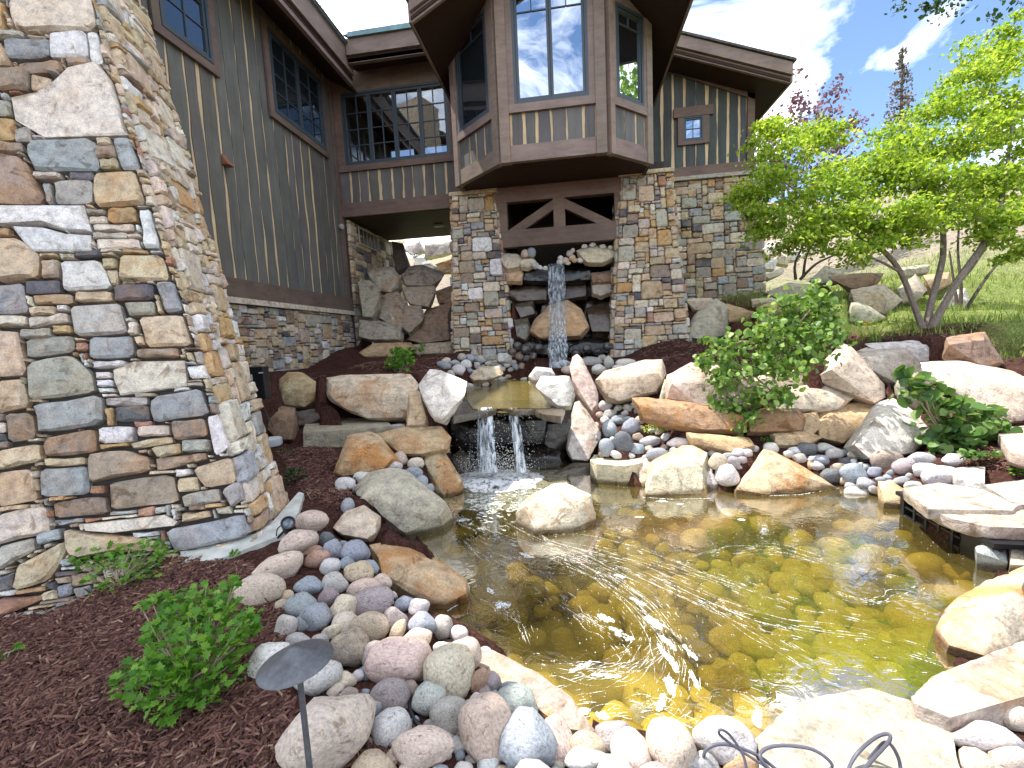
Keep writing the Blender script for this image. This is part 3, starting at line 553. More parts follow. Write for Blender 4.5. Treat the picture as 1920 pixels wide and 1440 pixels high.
# ------------------------------------------------------------------ the two piers
def pier(name, label, x0, x1, x0t, x1t, yb, yt_, zb, zt, mix):
    e = empty(name, ((x0+x1)/2, yb, zb)); tag(e, label, 'stone pier', 'stone piers under the bay'); loc = Vector(e.location); e.location = (0,0,0)
    dp = .85
    c_ = MB().hexa([(x0+.01,yb+.01,zb-.3),(x1-.01,yb+.01,zb-.3),(x1-.01,yb+dp,zb-.3),(x0+.01,yb+dp,zb-.3),(x0t+.01,yt_+.01,zt),(x1t-.01,yt_+.01,zt),(x1t-.01,yt_+dp,zt),(x0t+.01,yt_+dp,zt)]).build('core', MT['joint'], e)
    stone_face(Patch((x0,yb,zb),(x1,yb,zb),(x1t,yt_,zt),(x0t,yt_,zt)), e, mix, cell=.05, big=(.30,.34), bigp=.5, limit=200)
    stone_face(Patch((x1,yb,zb),(x1,yb+dp,zb),(x1t,yt_+dp,zt),(x1t,yt_,zt)), e, mix, cell=.06, big=(.24,.28), limit=60)
    stone_face(Patch((x0,yb+dp,zb),(x0,yb,zb),(x0t,yt_,zt),(x0t,yt_+dp,zt)), e, mix, cell=.06, big=(.24,.28), limit=60)
    b_ = bmesh.new(); 
    cap = MB().hexa([(x0t-.05,yt_-.09,zt+.002),(x1t+.07,yt_-.09,zt+.002),(x1t+.07,yt_+dp,zt+.002),(x0t-.05,yt_+dp,zt+.002),(x0t-.05,yt_-.08,zt+.085),(x1t+.06,yt_-.08,zt+.085),(x1t+.06,yt_+dp,zt+.085),(x0t-.05,yt_+dp,zt+.085)]).build('cap_stone', MT['wallstone'], e, color=PAL['y'][:3]+(.2,))
    bv = cap.modifiers.new('bevel', 'BEVEL'); bv.width = .02; bv.segments = 2
    return e
mixp = {'c':3,'g':4,'t':5,'n':3,'b':2.2,'y':2.5,'w':1.6,'o':2,'d':1.6,'p':2.5,'r':.4}
pier('stone_pier', 'stone pier left of the falls, under the bay corner', -2.44, -1.20, -2.31, -1.42, YT-.16, YT-.02, 1.15, 4.55, mixp)
pier('stone_pier', 'stone pier right of the falls, carrying the bay', .82, 2.30, 1.06, 1.98, YT-.16, YT-.02, 1.15, 4.62, mixp)
# ------------------------------------------------------------------ battered stone tower in the left foreground
ta = R(20); D1 = np.array([math.cos(ta), math.sin(ta), 0]); D2 = np.array([-math.sin(ta), math.cos(ta), 0]); TB = .28
TBc = np.array([-2.193, 2.613, .35]); lean = -(-D2+D1)*TB
def corner(z): return TBc+lean*(z-.35)+np.array([0,0,z-.35])
zl, zh = -.25, 6.6
def backpt(z): return corner(z)+D2*(.60+(.32/4.8)*(z-.35))
lft = -3.4
def leftpt(z): return corner(z)+D1*(lft+TB*(z-.35)*.55)
tower = empty('stone_tower', (0,0,0)); tag(tower, 'tall battered stone tower at the left edge, big pale and blue-grey stones', 'stone tower')
def backleft(z): return leftpt(z)+D2*(.60+(.32/4.8)*(z-.35))
MB().hexa([leftpt(zl)+D2*.02, corner(zl)+D2*.02-D1*.02, backpt(zl)-D1*.02, backleft(zl), leftpt(zh)+D2*.02, corner(zh)+D2*.02-D1*.02, backpt(zh)-D1*.02, backleft(zh)]).build('core', MT['joint'], tower)
pf = Patch(leftpt(zl), corner(zl), corner(zh), leftpt(zh)); pr = Patch(corner(zl), backpt(zl), backpt(zh), corner(zh))
TS = """22,0 175,0 187,63 40,68 25,33 c|0,12 15,12 15,63 0,63 o|3,68 52,68 52,80 3,80 g|13,80 100,80 100,116 13,116 b|100,68 168,66 172,115 100,116 w|168,65 187,65 198,125 174,125 w|0,97 20,97 27,130 0,130 t|37,121 122,120 125,140 45,143 n|130,116 175,116 178,131 132,132 n|0,132 60,136 62,176 0,176 n|62,143 100,150 100,174 62,174 t|25,187 72,177 110,152 140,133 192,127 213,153 245,258 88,262 33,230 c|0,190 26,194 26,222 0,222 g|0,223 30,226 38,245 33,267 0,267 o|33,247 62,243 68,272 35,272 g|0,268 48,272 52,292 0,292 n|53,283 63,266 183,263 193,325 73,328 b|185,262 211,262 213,277 186,277 t|183,278 220,278 223,302 186,302 n|190,302 225,302 228,322 194,322 y|213,262 246,260 268,322 231,322 b|0,292 40,297 60,313 93,387 0,388 n|68,329 120,328 120,340 70,340 c|133,327 180,327 182,342 135,342 d|104,342 177,340 177,385 108,386 g|83,346 100,346 106,387 95,387 b|178,327 256,323 278,387 181,392 y|0,388 163,388 177,438 137,437 80,423 0,425 w|27,428 83,428 133,442 175,443 177,473 63,475 w|167,397 203,397 203,407 168,407 g|170,408 206,408 206,423 171,423 c|206,393 260,393 262,422 208,422 o|178,424 254,423 255,437 179,437 c|176,439 241,438 242,450 177,450 c|185,451 264,450 270,472 187,472 c|0,430 23,430 23,447 0,447 o|0,449 40,450 82,482 80,525 0,535 t|264,397 284,395 306,470 275,470 w|84,490 118,490 118,524 84,525 t|121,493 192,490 215,543 124,550 w|195,487 223,487 224,506 196,507 y|201,508 225,508 226,537 212,537 y|228,480 308,480 322,528 228,530 y|0,536 50,533 60,588 0,592 b|53,530 119,528 121,553 56,556 d|67,556 142,554 143,572 70,574 n|144,549 214,548 216,567 145,568 t|218,537 292,535 294,566 219,567 d|296,532 330,530 348,586 314,590 b|62,578 111,577 112,594 63,596 t|112,575 132,573 133,586 113,587 w|59,598 132,589 134,607 62,618 c|135,576 229,570 245,627 144,633 g|238,569 296,568 297,594 246,595 g|0,594 57,594 58,614 0,615 c|44,620 102,616 104,635 46,638 g|104,612 139,611 140,627 105,628 o|0,621 40,623 56,705 0,709 t|53,637 142,631 146,661 54,673 g|171,634 254,632 256,672 174,675 b|146,644 169,643 170,660 147,661 r|246,606 262,605 263,630 247,632 c|264,597 346,592 364,650 278,653 t|261,656 339,655 340,672 262,673 n|57,682 138,666 177,700 184,737 61,752 g|178,679 241,677 240,690 180,693 w|183,699 212,698 213,710 184,712 w|186,713 216,713 217,726 187,727 w|188,728 218,728 221,737 190,738 w|193,739 222,739 223,744 195,746 c|214,694 253,678 350,677 354,725 228,743 216,713 c|0,714 50,711 61,764 11,776 0,777 t|70,759 196,741 200,796 81,813 b|201,747 279,745 280,761 202,763 g|202,765 217,764 217,798 206,800 o|219,764 285,761 287,791 221,793 d|284,745 380,729 398,779 291,794 b|253,790 289,789 289,801 258,803 r|18,775 66,774 76,822 24,832 n|191,802 256,800 256,830 192,833 w|261,799 321,797 323,818 263,820 c|324,789 388,785 394,819 331,827 n|88,822 186,804 187,848 91,857 n|246,831 325,818 329,831 254,842 t|344,825 396,823 399,847 346,850 g|288,839 342,831 346,850 301,860 y|0,845 81,832 86,865 0,884 t|89,859 166,857 167,872 92,875 y|169,852 240,843 287,858 289,884 173,906 n|294,859 389,848 392,862 298,884 n|78,879 166,873 174,927 81,932 b|0,886 63,878 76,938 0,951 t|208,905 328,888 339,942 212,956 n|176,910 202,909 203,926 177,927 r|334,897 374,893 377,921 336,923 y|362,878 436,856 446,906 388,916 t|342,928 413,915 418,940 348,952 g|104,942 202,929 207,963 107,971 n|418,918 452,900 470,935 438,952 b|391,781 412,777 440,838 407,856 w|0,964 96,947 101,999 0,1021 c|0,1024 72,1006 74,1030 0,1072 g|79,998 119,989 124,1009 80,1022 b|37,1060 129,1012 132,1033 98,1088 29,1106 t|127,991 228,1001 313,1016 308,1030 140,1044 t|164,981 315,964 339,977 332,985 214,999 168,993 c|312,993 462,962 477,1002 335,1034 b|344,961 396,956 399,969 345,979 t|0,1082 34,1070 29,1104 0,1111 d|0,1118 92,1114 86,1123 0,1158 r|104,975 160,970 162,978 118,986 b"""
tr = []
for s_ in TS.split('|'):
    *pp, cc = s_.split(' ')
    poly = [pf.inv(*map(float, q.split(','))) for q in pp]
    poly = [(min(pf.W-.001, q[0]), q[1]) for q in poly]
    ar = sum(poly[i][0]*poly[(i+1) % len(poly)][1]-poly[(i+1) % len(poly)][0]*poly[i][1] for i in range(len(poly)))
    tr.append((poly if ar > 0 else poly[::-1], cc))
vis = lambda U, V: np.zeros(U.shape, bool)
uL, vT = pf.inv(-420, 400)[0], pf.inv(100, -160)[1]
n1_ = stone_face(pf, tower, {'c':3,'g':2,'t':3,'n':2,'b':1.5,'y':2,'w':1.5,'o':.8,'d':.6,'r':.4}, tr, cell=.026, big=(.16,.22), bigp=.05, limit=215, gap=.005, th=(.025,.06), skip=lambda U, V: (U < uL) | (V > vT))
n2_ = stone_face(pr, tower, {'c':4,'w':3.5,'t':3,'o':1.5,'y':2,'p':2,'n':.6,'b':.5}, [], cell=.05, big=(.3,.34), bigp=.6, limit=84, gap=.005, th=(.025,.06), skip=lambda U, V: V > vT)
MB().hexa([leftpt(zl), leftpt(zl)+D1*(uL+.02), leftpt(zl)+D1*(uL+.02)+D2*.4, leftpt(zl)+D2*.4, leftpt(zh), leftpt(zh)+D1*(uL+.02), leftpt(zh)+D1*(uL+.02)+D2*.4, leftpt(zh)+D2*.4]).build('unseen_face', MT['wallstone'], tower, color=PAL['t'])
t0 = corner(zh)
MB().hexa([t0-D1*1.7+np.array([0,0,0]), t0, t0+D2*1.0, t0-D1*1.7+D2*1.0, t0-D1*1.7+np.array([0,0,3.4]), t0+np.array([0,0,3.4]), t0+D2*1.0+np.array([0,0,3.4]), t0-D1*1.7+D2*1.0+np.array([0,0,3.4])]).build('added_shade_shaft', MT['wallstone'], tower, color=PAL['t'])  # added shaft above the view, lengthens the tower's shadow over the cobbles
# poured footing slab at the tower's foot
ft = [(322,1062),(345,1030),(505,985),(560,922),(570,925),(560,960),(535,1000),(420,1045)]
fz = [.27,.3,.36,.40,.40,.37,.34,.30]
top = [on(x, y, 2, z) for (x, y), z in zip(ft, fz)]; mb = MB(); k = len(top)
mb.add([p for p in top]+[p-np.array([0,0,.14]) for p in top], [tuple(range(k))]+[(i, i+k, (i+1) % k+k, (i+1) % k) for i in range(k)])
tag(mb.build('footing_slab', plain('weathered_concrete', (.46,.47,.43), .9, nscale=9, namp=.3, bs=.5)), 'pale weathered concrete footing slab round the foot of the stone tower', 'footing')
# ------------------------------------------------------------------ boulders
def rock_mesh(pts, origin, size, rough=1.0, seed=0, round_=1):
    bm = bmesh.new()
    for p in pts: bm.verts.new(Vector(p)-Vector(origin))
    r_ = bmesh.ops.convex_hull(bm, input=bm.verts); 
    bmesh.ops.delete(bm, geom=[g for g in set(r_['geom_interior']+r_['geom_unused']) if isinstance(g, bmesh.types.BMVert)], context='VERTS')
    tgt = size*.13
    for it in range(5):
        es = [e for e in bm.edges if e.calc_length() > tgt*1.25]
        if not es: break
        bmesh.ops.subdivide_edges(bm, edges=es, cuts=1); bmesh.ops.triangulate(bm, faces=[f for f in bm.faces if len(f.verts) > 3])
    for _ in range(round_): bmesh.ops.smooth_vert(bm, verts=bm.verts, factor=.12, use_axis_x=True, use_axis_y=True, use_axis_z=True)
    bm.normal_update(); so_ = Vector((seed*3.7, seed*1.3, seed*2.1)); k = 1/size
    tilt = Vector((math.sin(seed), math.cos(seed*1.7), 2.5)).normalized()
    for v in bm.verts:
        q = v.co*k; a = noise.fractal(q*2.2+so_, 0.9, 2.1, 4); lay = (q.dot(tilt)*5.5+noise.noise(q*1.5+so_)*1.2)
        st = abs((lay % 1.0)-.5)*2; st = max(0, .22-st)/.22
        rid = 1-abs(noise.noise(q*3.1+so_*2))*2
        v.co += v.normal*size*rough*(.016*a+.010*rid-.017*st)
    bm.normal_update(); me = bpy.data.meshes.new('boulder'); bm.to_mesh(me); bm.free()
    me.polygons.foreach_set('use_smooth', [True]*len(me.polygons)); me.set_sharp_from_angle(angle=R(32)); return me
RC = dict(PAL); RC.update({'c': (.56,.48,.37,.3), 'w': (.62,.58,.53,.05), 'g': (.42,.385,.32,.1), 't': (.46,.34,.21,.35), 'y': (.50,.40,.25,.6), 'o': (.46,.36,.24,1), 'n': (.25,.18,.13,.5), 'r': (.38,.25,.15,1), 'd': (.11,.10,.09,.2), 'p': (.55,.45,.38,.2), 's': (.36,.31,.245,.25), 'f': (.40,.35,.295,.2), 'k': (.035,.033,.03,.1)})  # the near-black entry carries the shade under the falls lip
SEATS = []; SEATD = []
def boulder(label, px, z=None, d=None, c='c', tilt=None, thick=.9, mat='rock', rough=1.0, seed=None, rust=None, name='boulder', parent=None, group=None, cat='boulder', dip=0.06, seat=True):
    px = [tuple(map(float, q.split(','))) for q in px.split()] if isinstance(px, str) else px
    A = np.array(px); a0_ = A.mean(0)
    if z is not None or d is not None:
        if a0_[0] > 1100 and 600 < a0_[1] < 860: A = a0_+(A-a0_)*1.08; px = [tuple(q) for q in A]
    lo = A[np.argmax(A[:, 1])]; seed = seed if seed is not None else int(A[:, 0].sum()) % 97; rr = random.Random(seed)
    d0 = d if d is not None else dep(lo[0], lo[1], z)
    zb_ = P(lo[0], lo[1], d0)[2]
    if tilt is None: tilt = .35+.9*max(0, 1.6-zb_)/d0
    if zb_ < .06 and d0 < 5.4: dip = .45
    cen = A.mean(0); ext = max(np.ptp(A[:, 0]), np.ptp(A[:, 1])); mn = min(np.ptp(A[:, 0]), np.ptp(A[:, 1])); sz = ext*d0/FPX; smn = mn*d0/FPX
    dd = lambda y: d0+tilt*(lo[1]-y)*d0/FPX
    pts = [P(x, y, dd(y)) for x, y in px]
    for x, y in px:          # a block: front top edge forward of the skyline, front face below it
        if y < cen[1]: f_ = rr.uniform(.16, .34); q = np.array([cen[0]+(x-cen[0])*rr.uniform(.80, .94), y+(lo[1]-y)*f_]); pts.append(P(q[0], q[1], dd(q[1])-smn*rr.uniform(.28, .42)*thick))
        else: q = cen+(np.array([x, y])-cen)*rr.uniform(.86, .97); pts.append(P(q[0], q[1], dd(q[1])-smn*rr.uniform(.12, .24)*thick))
    for x, y in px:          # far side
        q = cen+(np.array([x, y])-cen)*rr.uniform(.55, .85); pts.append(P(q[0], q[1], dd(q[1])+smn*thick*rr.uniform(.5, .9)))
    for x, y in px:          # bedded foot
        if y > cen[1]: p = P(x, y, dd(y)); pts.append(p+np.array([0, .25*smn, -dip]))
    o = np.mean(pts, 0); o[2] = min(p[2] for p in pts)
    me = rock_mesh(pts, o, (sz+smn)/2, rough, seed)
    col = jit(RC[c], .06); col = col[:3]+(rust if rust is not None else RC[c][3],)
    ob = link(name, me, MT[mat], parent, col); ob.location = o
    if not parent: tag(ob, label, cat, group)
    f_ = P(cen[0], lo[1], d0); SEATS.append((px, zb_, (f_+np.array([0, smn*.45, 0]))[:2], smn*.5, seat and zb_ > .03 and d0 < 10.5)); SEATD.append((d0, lo[1], tilt))
    return ob
def slab(label, px, z, th, c, rust=.1, mat='rock', dz=0.0, cat='boulder', rough=.7):
    A = [tuple(map(float, q.split(','))) for q in px.split()]; yl = max(q[1] for q in A); ym = min(q[1] for q in A)
    zz = lambda y: z+dz*(yl-y)/(yl-ym); pts = [on(x, y, 2, zz(y)) for x, y in A]; ce = np.mean(pts, 0); sz = np.mean([np.linalg.norm(p-ce) for p in pts]); rr = random.Random(int(sum(q[0] for q in A)))
    allp = list(pts)+[ce+(p-ce)*rr.uniform(.94, 1.03)-np.array([0,0,th*rr.uniform(.55,1)]) for p in pts]+[ce+(p-ce)*.8-np.array([0,0,th]) for p in pts]
    o = np.mean(allp, 0); o[2] -= th/2; me = rock_mesh(allp, o, sz*1.1, rough, int(A[0][0]) % 89, 1)
    col = jit(RC[c], .06)[:3]+(rust,); ob = link('flat_boulder', me, MT[mat], None, col); ob.location = o; tag(ob, label, cat)
    lo = max(A, key=lambda q: q[1]); d0 = dep(lo[0], lo[1], z)
    SEATS.append((A, z-th, ce[:2], sz*.5, z-th > .03)); SEATD.append((d0, lo[1], 1/max(.05, -ray(lo[0], lo[1])[2]))); return ob
BO = [
# pond and left shore
('cream boulder standing alone in the pond water', '968,962 978,940 1000,925 1035,908 1062,905 1108,928 1116,962 1095,985 1058,997 1000,995', 0, 'c', .5),
('rust-streaked tan boulder wedged at the left pond edge beside the cobbles', '693,1022 722,1016 760,1022 822,1050 876,1086 882,1116 842,1142 806,1140 742,1106 702,1062', -.02, 't', .9),
('large grey-cream boulder sloping into the pond on the left', '664,915 690,886 730,876 762,881 802,916 846,952 836,972 762,1006 738,985 700,940', 0, 'g', .1),
('smaller cream boulder on the mulch left of the large sloping one', '622,990 648,958 682,946 714,968 706,1000 690,1014 640,1004', .22, 'c', .05),
('golden boulder with a dark wet side, left of the lower falls', '795,842 806,829 822,832 846,866 868,902 862,918 832,932 812,912 797,882', 0, 'y', .8),
('rusty brown-faced boulder behind the left shore cobbles', '624,888 640,850 652,815 692,807 714,818 742,862 722,880 680,888 640,896', .34, 't', 1.0),
('broad tan boulder lying left of the lower falls', '706,814 757,800 828,800 846,820 840,842 790,852 750,850 726,836', .42, 't', .5),
('big squared cream block with a rusty end on the left bank', '609,728 612,708 640,703 770,701 786,722 780,770 762,788 690,786 642,766 614,752', .63, 'c', .6),
('narrow striped wedge of stone beside the big cream block', '767,732 790,734 801,788 797,799 762,801 762,775', .68, 'y', .1),
('tall whitish boulder half in shade at the left of the upper basin', '784,722 806,692 826,694 876,716 858,746 842,772 830,792 812,786 796,756', .74, 'w', .0),
('angular yellow-grey boulder by the black junction box', '520,758 524,712 540,698 566,698 606,726 606,746 572,766 526,762', .74, 'y', .4),
('brown boulder below the black junction box', '496,772 518,758 553,765 556,795 550,828 520,828 497,802', .42, 'n', .2),
('dark low boulder tucked beside the brown one at the wall', '554,772 606,764 602,778 580,796 556,798', .60, 'd', .1),
# right of the basin
('white block at the right rim of the upper basin', '1004,724 1014,705 1068,705 1078,738 1070,762 1047,764 1026,748', .80, 'w', 0),
('upright pinkish slab leaning at the right of the basin', '1069,688 1074,670 1082,663 1092,673 1122,735 1121,760 1110,772 1088,748 1076,722', .70, 'p', 0),
('big smooth cream boulder on the right bank', '1121,712 1136,697 1207,678 1237,677 1243,702 1231,733 1160,751 1140,744', .72, 'c', .1),
('thin upright wedge right of the smooth cream boulder', '1246,712 1256,716 1252,742 1236,750 1240,735', .75, 'g', .1),
('large squared grey-pink block behind the aspen shrub', '1256,704 1298,683 1400,690 1412,720 1411,762 1312,760 1257,744', .66, 'p', .1),
('long rust-brown slab under the squared block', '1192,748 1250,748 1326,760 1392,780 1390,804 1326,806 1242,793 1208,782', .48, 'r', .8),
('brown slab end right of the aspen stem', '1402,768 1494,767 1508,782 1503,808 1408,808', .40, 'n', .5),
('cream slab resting on the brown slabs right of the aspen', '1452,755 1462,728 1540,723 1596,744 1568,768 1453,766', 'd5.25', 'c', .2),
('rounded tan block under the long leaning slab', '1528,782 1556,757 1640,757 1640,772 1613,818 1580,830 1538,818', 'd5.1', 't', .2),
('long bright slab leaning down to the right above the tan block', '1526,708 1556,672 1580,647 1594,654 1656,720 1657,743 1640,755', 'd5.3', 'c', .1),
('grey-tan sloped boulder behind the long leaning slab', '1600,662 1640,650 1698,650 1734,694 1682,720 1648,695', 'd5.7', 'g', .1),
('big white-topped boulder in front of the right-hand shrub', '1604,834 1624,793 1646,757 1674,750 1744,796 1748,808 1714,848 1632,858', .16, 'w', .05),
('brown-grey block at the end of the pale ledge', '1777,634 1846,624 1878,680 1844,688 1784,664', 1.0, 'n', .4),
('grey block at the right picture edge by the maple bed', '1858,618 1930,606 1935,662 1882,664', 1.05, 'g', .1),
('cream pyramid-shaped rock at the far pond edge', '1205,932 1222,865 1252,865 1278,835 1302,835 1327,848 1330,890 1322,932', -.02, 'c', .5),
('small gold wedge leaning on the cream pyramid rock', '1260,934 1292,875 1318,881 1332,933', -.03, 'y', .4),
('rust and grey pyramid rock at the far pond edge', '1376,919 1432,842 1450,846 1512,880 1571,914 1500,926 1430,929', -.02, 'o', .9),
('tall pale boulder with a wet brown foot right of the lower falls', '1062,845 1068,800 1077,754 1087,749 1108,780 1130,816 1112,842 1102,866 1072,863', .02, 'w', .35),
('small cream stone behind the cream pyramid rock', '1196,866 1214,858 1228,862 1226,910 1204,916 1197,896', -.02, 'c', .1),
('white stone between the two pyramid rocks', '1320,884 1330,871 1345,880 1353,906 1336,917 1325,908', .0, 'w', 0),
('low tan slab behind the pyramid rocks', '1290,812 1400,822 1412,836 1370,846 1302,832', .3, 't', .2),
('tan stone beneath the brown slab end', '1452,814 1514,808 1538,821 1514,834 1456,834', .28, 't', .2),
('pale flat ledge stone in front of the maple bed', '1626,645 1700,640 1782,643 1798,672 1728,678 1670,662', 'd5.9', 'w', .1),
('huge pale slab sloping down at the right picture edge', '1732,682 1800,680 1935,706 1935,792 1888,792 1848,740 1764,698', 'd4.7', 'c', .15),
('cream block half hidden behind the aspen leaves', '1412,732 1420,702 1500,690 1536,706 1530,726 1460,746', 'd5.5', 'c', .1),
('grey-tan boulder between the leaning slab and the huge slab', '1688,702 1735,690 1778,730 1766,772 1702,762 1680,726', 'd5.4', 'g', .1),
('small tan block right of the brown slab end', '1500,778 1530,772 1541,800 1518,818 1503,808', 'd5.05', 't', .2),
('tan slab low behind the right-hand shrub', '1770,742 1846,742 1884,790 1800,800', 'd5.1', 't', .2),
# by the right wing
('cream slab just right of the right-hand pier', '1283,560 1336,558 1338,580 1302,582', 'd9.3', 'c', .1),
('grey angular boulder beside the right-hand pier', '1292,616 1304,590 1340,563 1361,574 1364,628 1324,635 1293,634', 'd8.7', 'g', .05),
('tan slab sloping right of the grey boulder by the pier', '1362,568 1418,586 1408,602 1364,604', 'd8.9', 't', .2),
('pale dappled boulder on the mulch before the right wing', '1432,548 1480,530 1522,533 1532,548 1508,562 1452,559', 'd9.3', 'g', .1),
('thin cream slab left of the dappled boulder', '1408,561 1447,557 1461,564 1412,571', 'd9.0', 'c', .1),
('tan stone below the dappled boulder', '1423,575 1446,564 1466,572 1470,592 1426,592', 'd8.6', 't', .2),
('cream block in the rock pile left of the maple', '1594,542 1657,532 1693,563 1660,591 1600,570', 'd8.5', 'c', .2),
('grey block in the rock pile touching the maple stem', '1683,542 1717,513 1739,544 1720,564 1690,571', 'd8.8', 'g', .1),
('grey wedge lowest in the rock pile left of the maple', '1590,604 1595,567 1613,563 1664,597 1630,608', 'd8.2', 'g', .1),
('flat brown-topped slab on the rock pile', '1552,519 1600,512 1657,512 1647,531 1598,544', 'd9.0', 'n', .2),
('rounded grey boulder at the left end of the rock pile', '1520,522 1547,498 1581,510 1575,528 1540,532', 'd9.6', 'g', .1),
('flat dark-sided slab topmost on the rock pile', '1682,502 1744,495 1742,510 1692,518', 'd9.4', 'g', .1),
('tan boulder behind the maple stems', '1730,516 1780,510 1784,531 1748,548', 'd9.2', 't', .2),
('pale boulder right of the maple stems', '1763,578 1774,548 1810,540 1818,561 1806,581', 'd8.6', 'w', .05),
# right foreground
('cream boulder with a bright orange face at the right pond edge', '1753,1174 1766,1150 1800,1120 1860,1085 1935,1058 1940,1215 1844,1232 1776,1212', -.02, 'c', 1.0),
('gold stone beside the black skimmer', '1646,902 1672,902 1702,922 1688,947 1656,944', .02, 'y', .4),
('blue-grey stone in front of the black skimmer', '1828,1026 1855,1010 1888,1029 1891,1056 1850,1044', .05, 'b', 0),
('cream block at the right edge beside the skimmer', '1894,1004 1940,998 1940,1062 1893,1060', .05, 'c', .1),
]
for lb, px, z, th, c, ru in [
    ('long grey slab lying under the big cream block', '572,792 606,780 726,787 736,800 640,806 568,812', 0.62, 0.3, 's', 0.05),
    ('low pale slab under the huge one at the right edge', '1866,803 1935,797 1935,856 1892,846', 0.5, 0.15, 'p', 0.1),
    ('flat cream slab edging the pond right of the falls', '1106,862 1114,852 1207,855 1203,868 1172,874 1118,870', 0.22, 0.26, 'c', 0.1),
    ('long pinkish slab along the near right pond edge', '1708,1306 1748,1270 1830,1235 1935,1195 1940,1300 1868,1318 1782,1345 1714,1318', 0.16, 0.35, 'f', 0.45),
    ('broad flat cream slab at the near pond edge under the cable', '1466,1392 1480,1324 1540,1303 1632,1290 1704,1310 1782,1360 1800,1440 1790,1500 1480,1500 1412,1388', 0.1, 0.3, 'f', 0.05),
    ('large pale flagstone behind the black skimmer', '1692,915 1760,905 1844,918 1908,948 1900,957 1740,955', 0.3, 0.1, 'f', 0.15),
    ('pinkish flagstone lying over the black skimmer', '1740,955 1830,952 1935,956 1935,990 1856,988 1790,974', 0.27, 0.1, 'f', 0.2),
    ('pale flagstone at the right edge behind the skimmer', '1844,909 1935,898 1935,944 1908,948', 0.3, 0.1, 'f', 0.1),
    ('pale flat stone in the path left of the right-hand shrub', '1780,878 1847,874 1846,906 1794,898', 0.28, 0.1, 'w', 0.1),
    ('long cream slab with rusty layers edging the near left of the pond', '814,1190 852,1184 924,1218 1008,1262 1070,1306 1118,1372 1060,1366 1000,1306 930,1252 870,1215', 0.1, 0.45, 's', .9),
    ]: slab(lb, px, z, th, c, ru)
for lb, px, z, c, ru in BO: boulder(lb, px, z=None if isinstance(z, str) else z, d=float(z[1:]) if isinstance(z, str) else None, c=c, rust=ru, mat='orangerock' if 'orange face' in lb else 'rock')
# passage pile (in the shade under the recess) and sunlit rocks behind it
PB = [('tall pale leaning boulder at the left of the passage pile', '670,528 692,524 713,544 713,576 698,598 680,595 674,558', 9.9, 's', .1),
('dark-stained boulder high in the passage pile', '688,508 706,502 734,499 752,520 750,540 732,549 713,547 695,533', 10.5, 'g', .5),
('big heart-shaped boulder in the middle of the passage pile', '711,574 722,551 745,547 762,566 764,600 752,622 734,606 709,598', 9.9, 's', .3),
('broad boulder right of the heart-shaped one in the passage', '758,572 790,574 796,590 778,618 767,628 752,612', 9.8, 's', .2),
('flat-topped boulder resting on the passage pile', '753,538 815,536 818,548 804,576 768,571 756,552', 10.2, 's', .1),
('long pale boulder low at the left of the passage pile', '670,614 674,599 734,605 754,622 751,638 694,638 672,631', 9.5, 's', .1),
('flat base stone of the passage pile behind the white flag', '672,662 700,643 770,643 779,653 742,668 682,669', 9.2, 't', .2),
('dark shaded boulder beside the left pier', '770,625 800,580 848,566 848,640 790,645 760,640', 10.0, 'n', .2),
('low shaded stone at the foot of the passage pile', '772,646 850,640 850,662 780,664', 9.4, 's', .2),
('grey-brown boulder near the top of the passage pile', '752,520 766,500 790,496 836,512 812,537 760,536', 10.7, 's', .1),
('shaded block behind the left pier', '816,546 850,534 850,572 822,568', 10.5, 'n', .2),
('dark upright rock at the head of the passage', '734,452 756,456 768,500 742,512', 11.6, 'd', .1),
('dark flat rock under the little cascade', '770,506 800,503 820,512 790,520', 11.2, 'k', 0),
('sunlit cream boulder left in the opening behind the house', '748,462 768,450 786,448 796,470 774,480', 14.5, 'w', .05),
('sunlit white boulder right in the opening behind the house', '794,452 820,445 850,446 850,474 796,484', 15.0, 'w', .05),
('golden boulder below the sunlit white one', '808,492 850,476 850,510 816,510', 13.8, 'o', .8),
('sunlit stone beside the little cascade', '790,492 806,488 820,500 812,512 796,506', 13.2, 'w', .05),
('flat sunlit rock at the far left of the opening', '730,452 752,446 764,452 750,462 734,462', 14.8, 'c', .2)]
for lb, px, d, c, ru in PB: boulder(lb, px, d=d, c=c, rust=ru, tilt=.5)
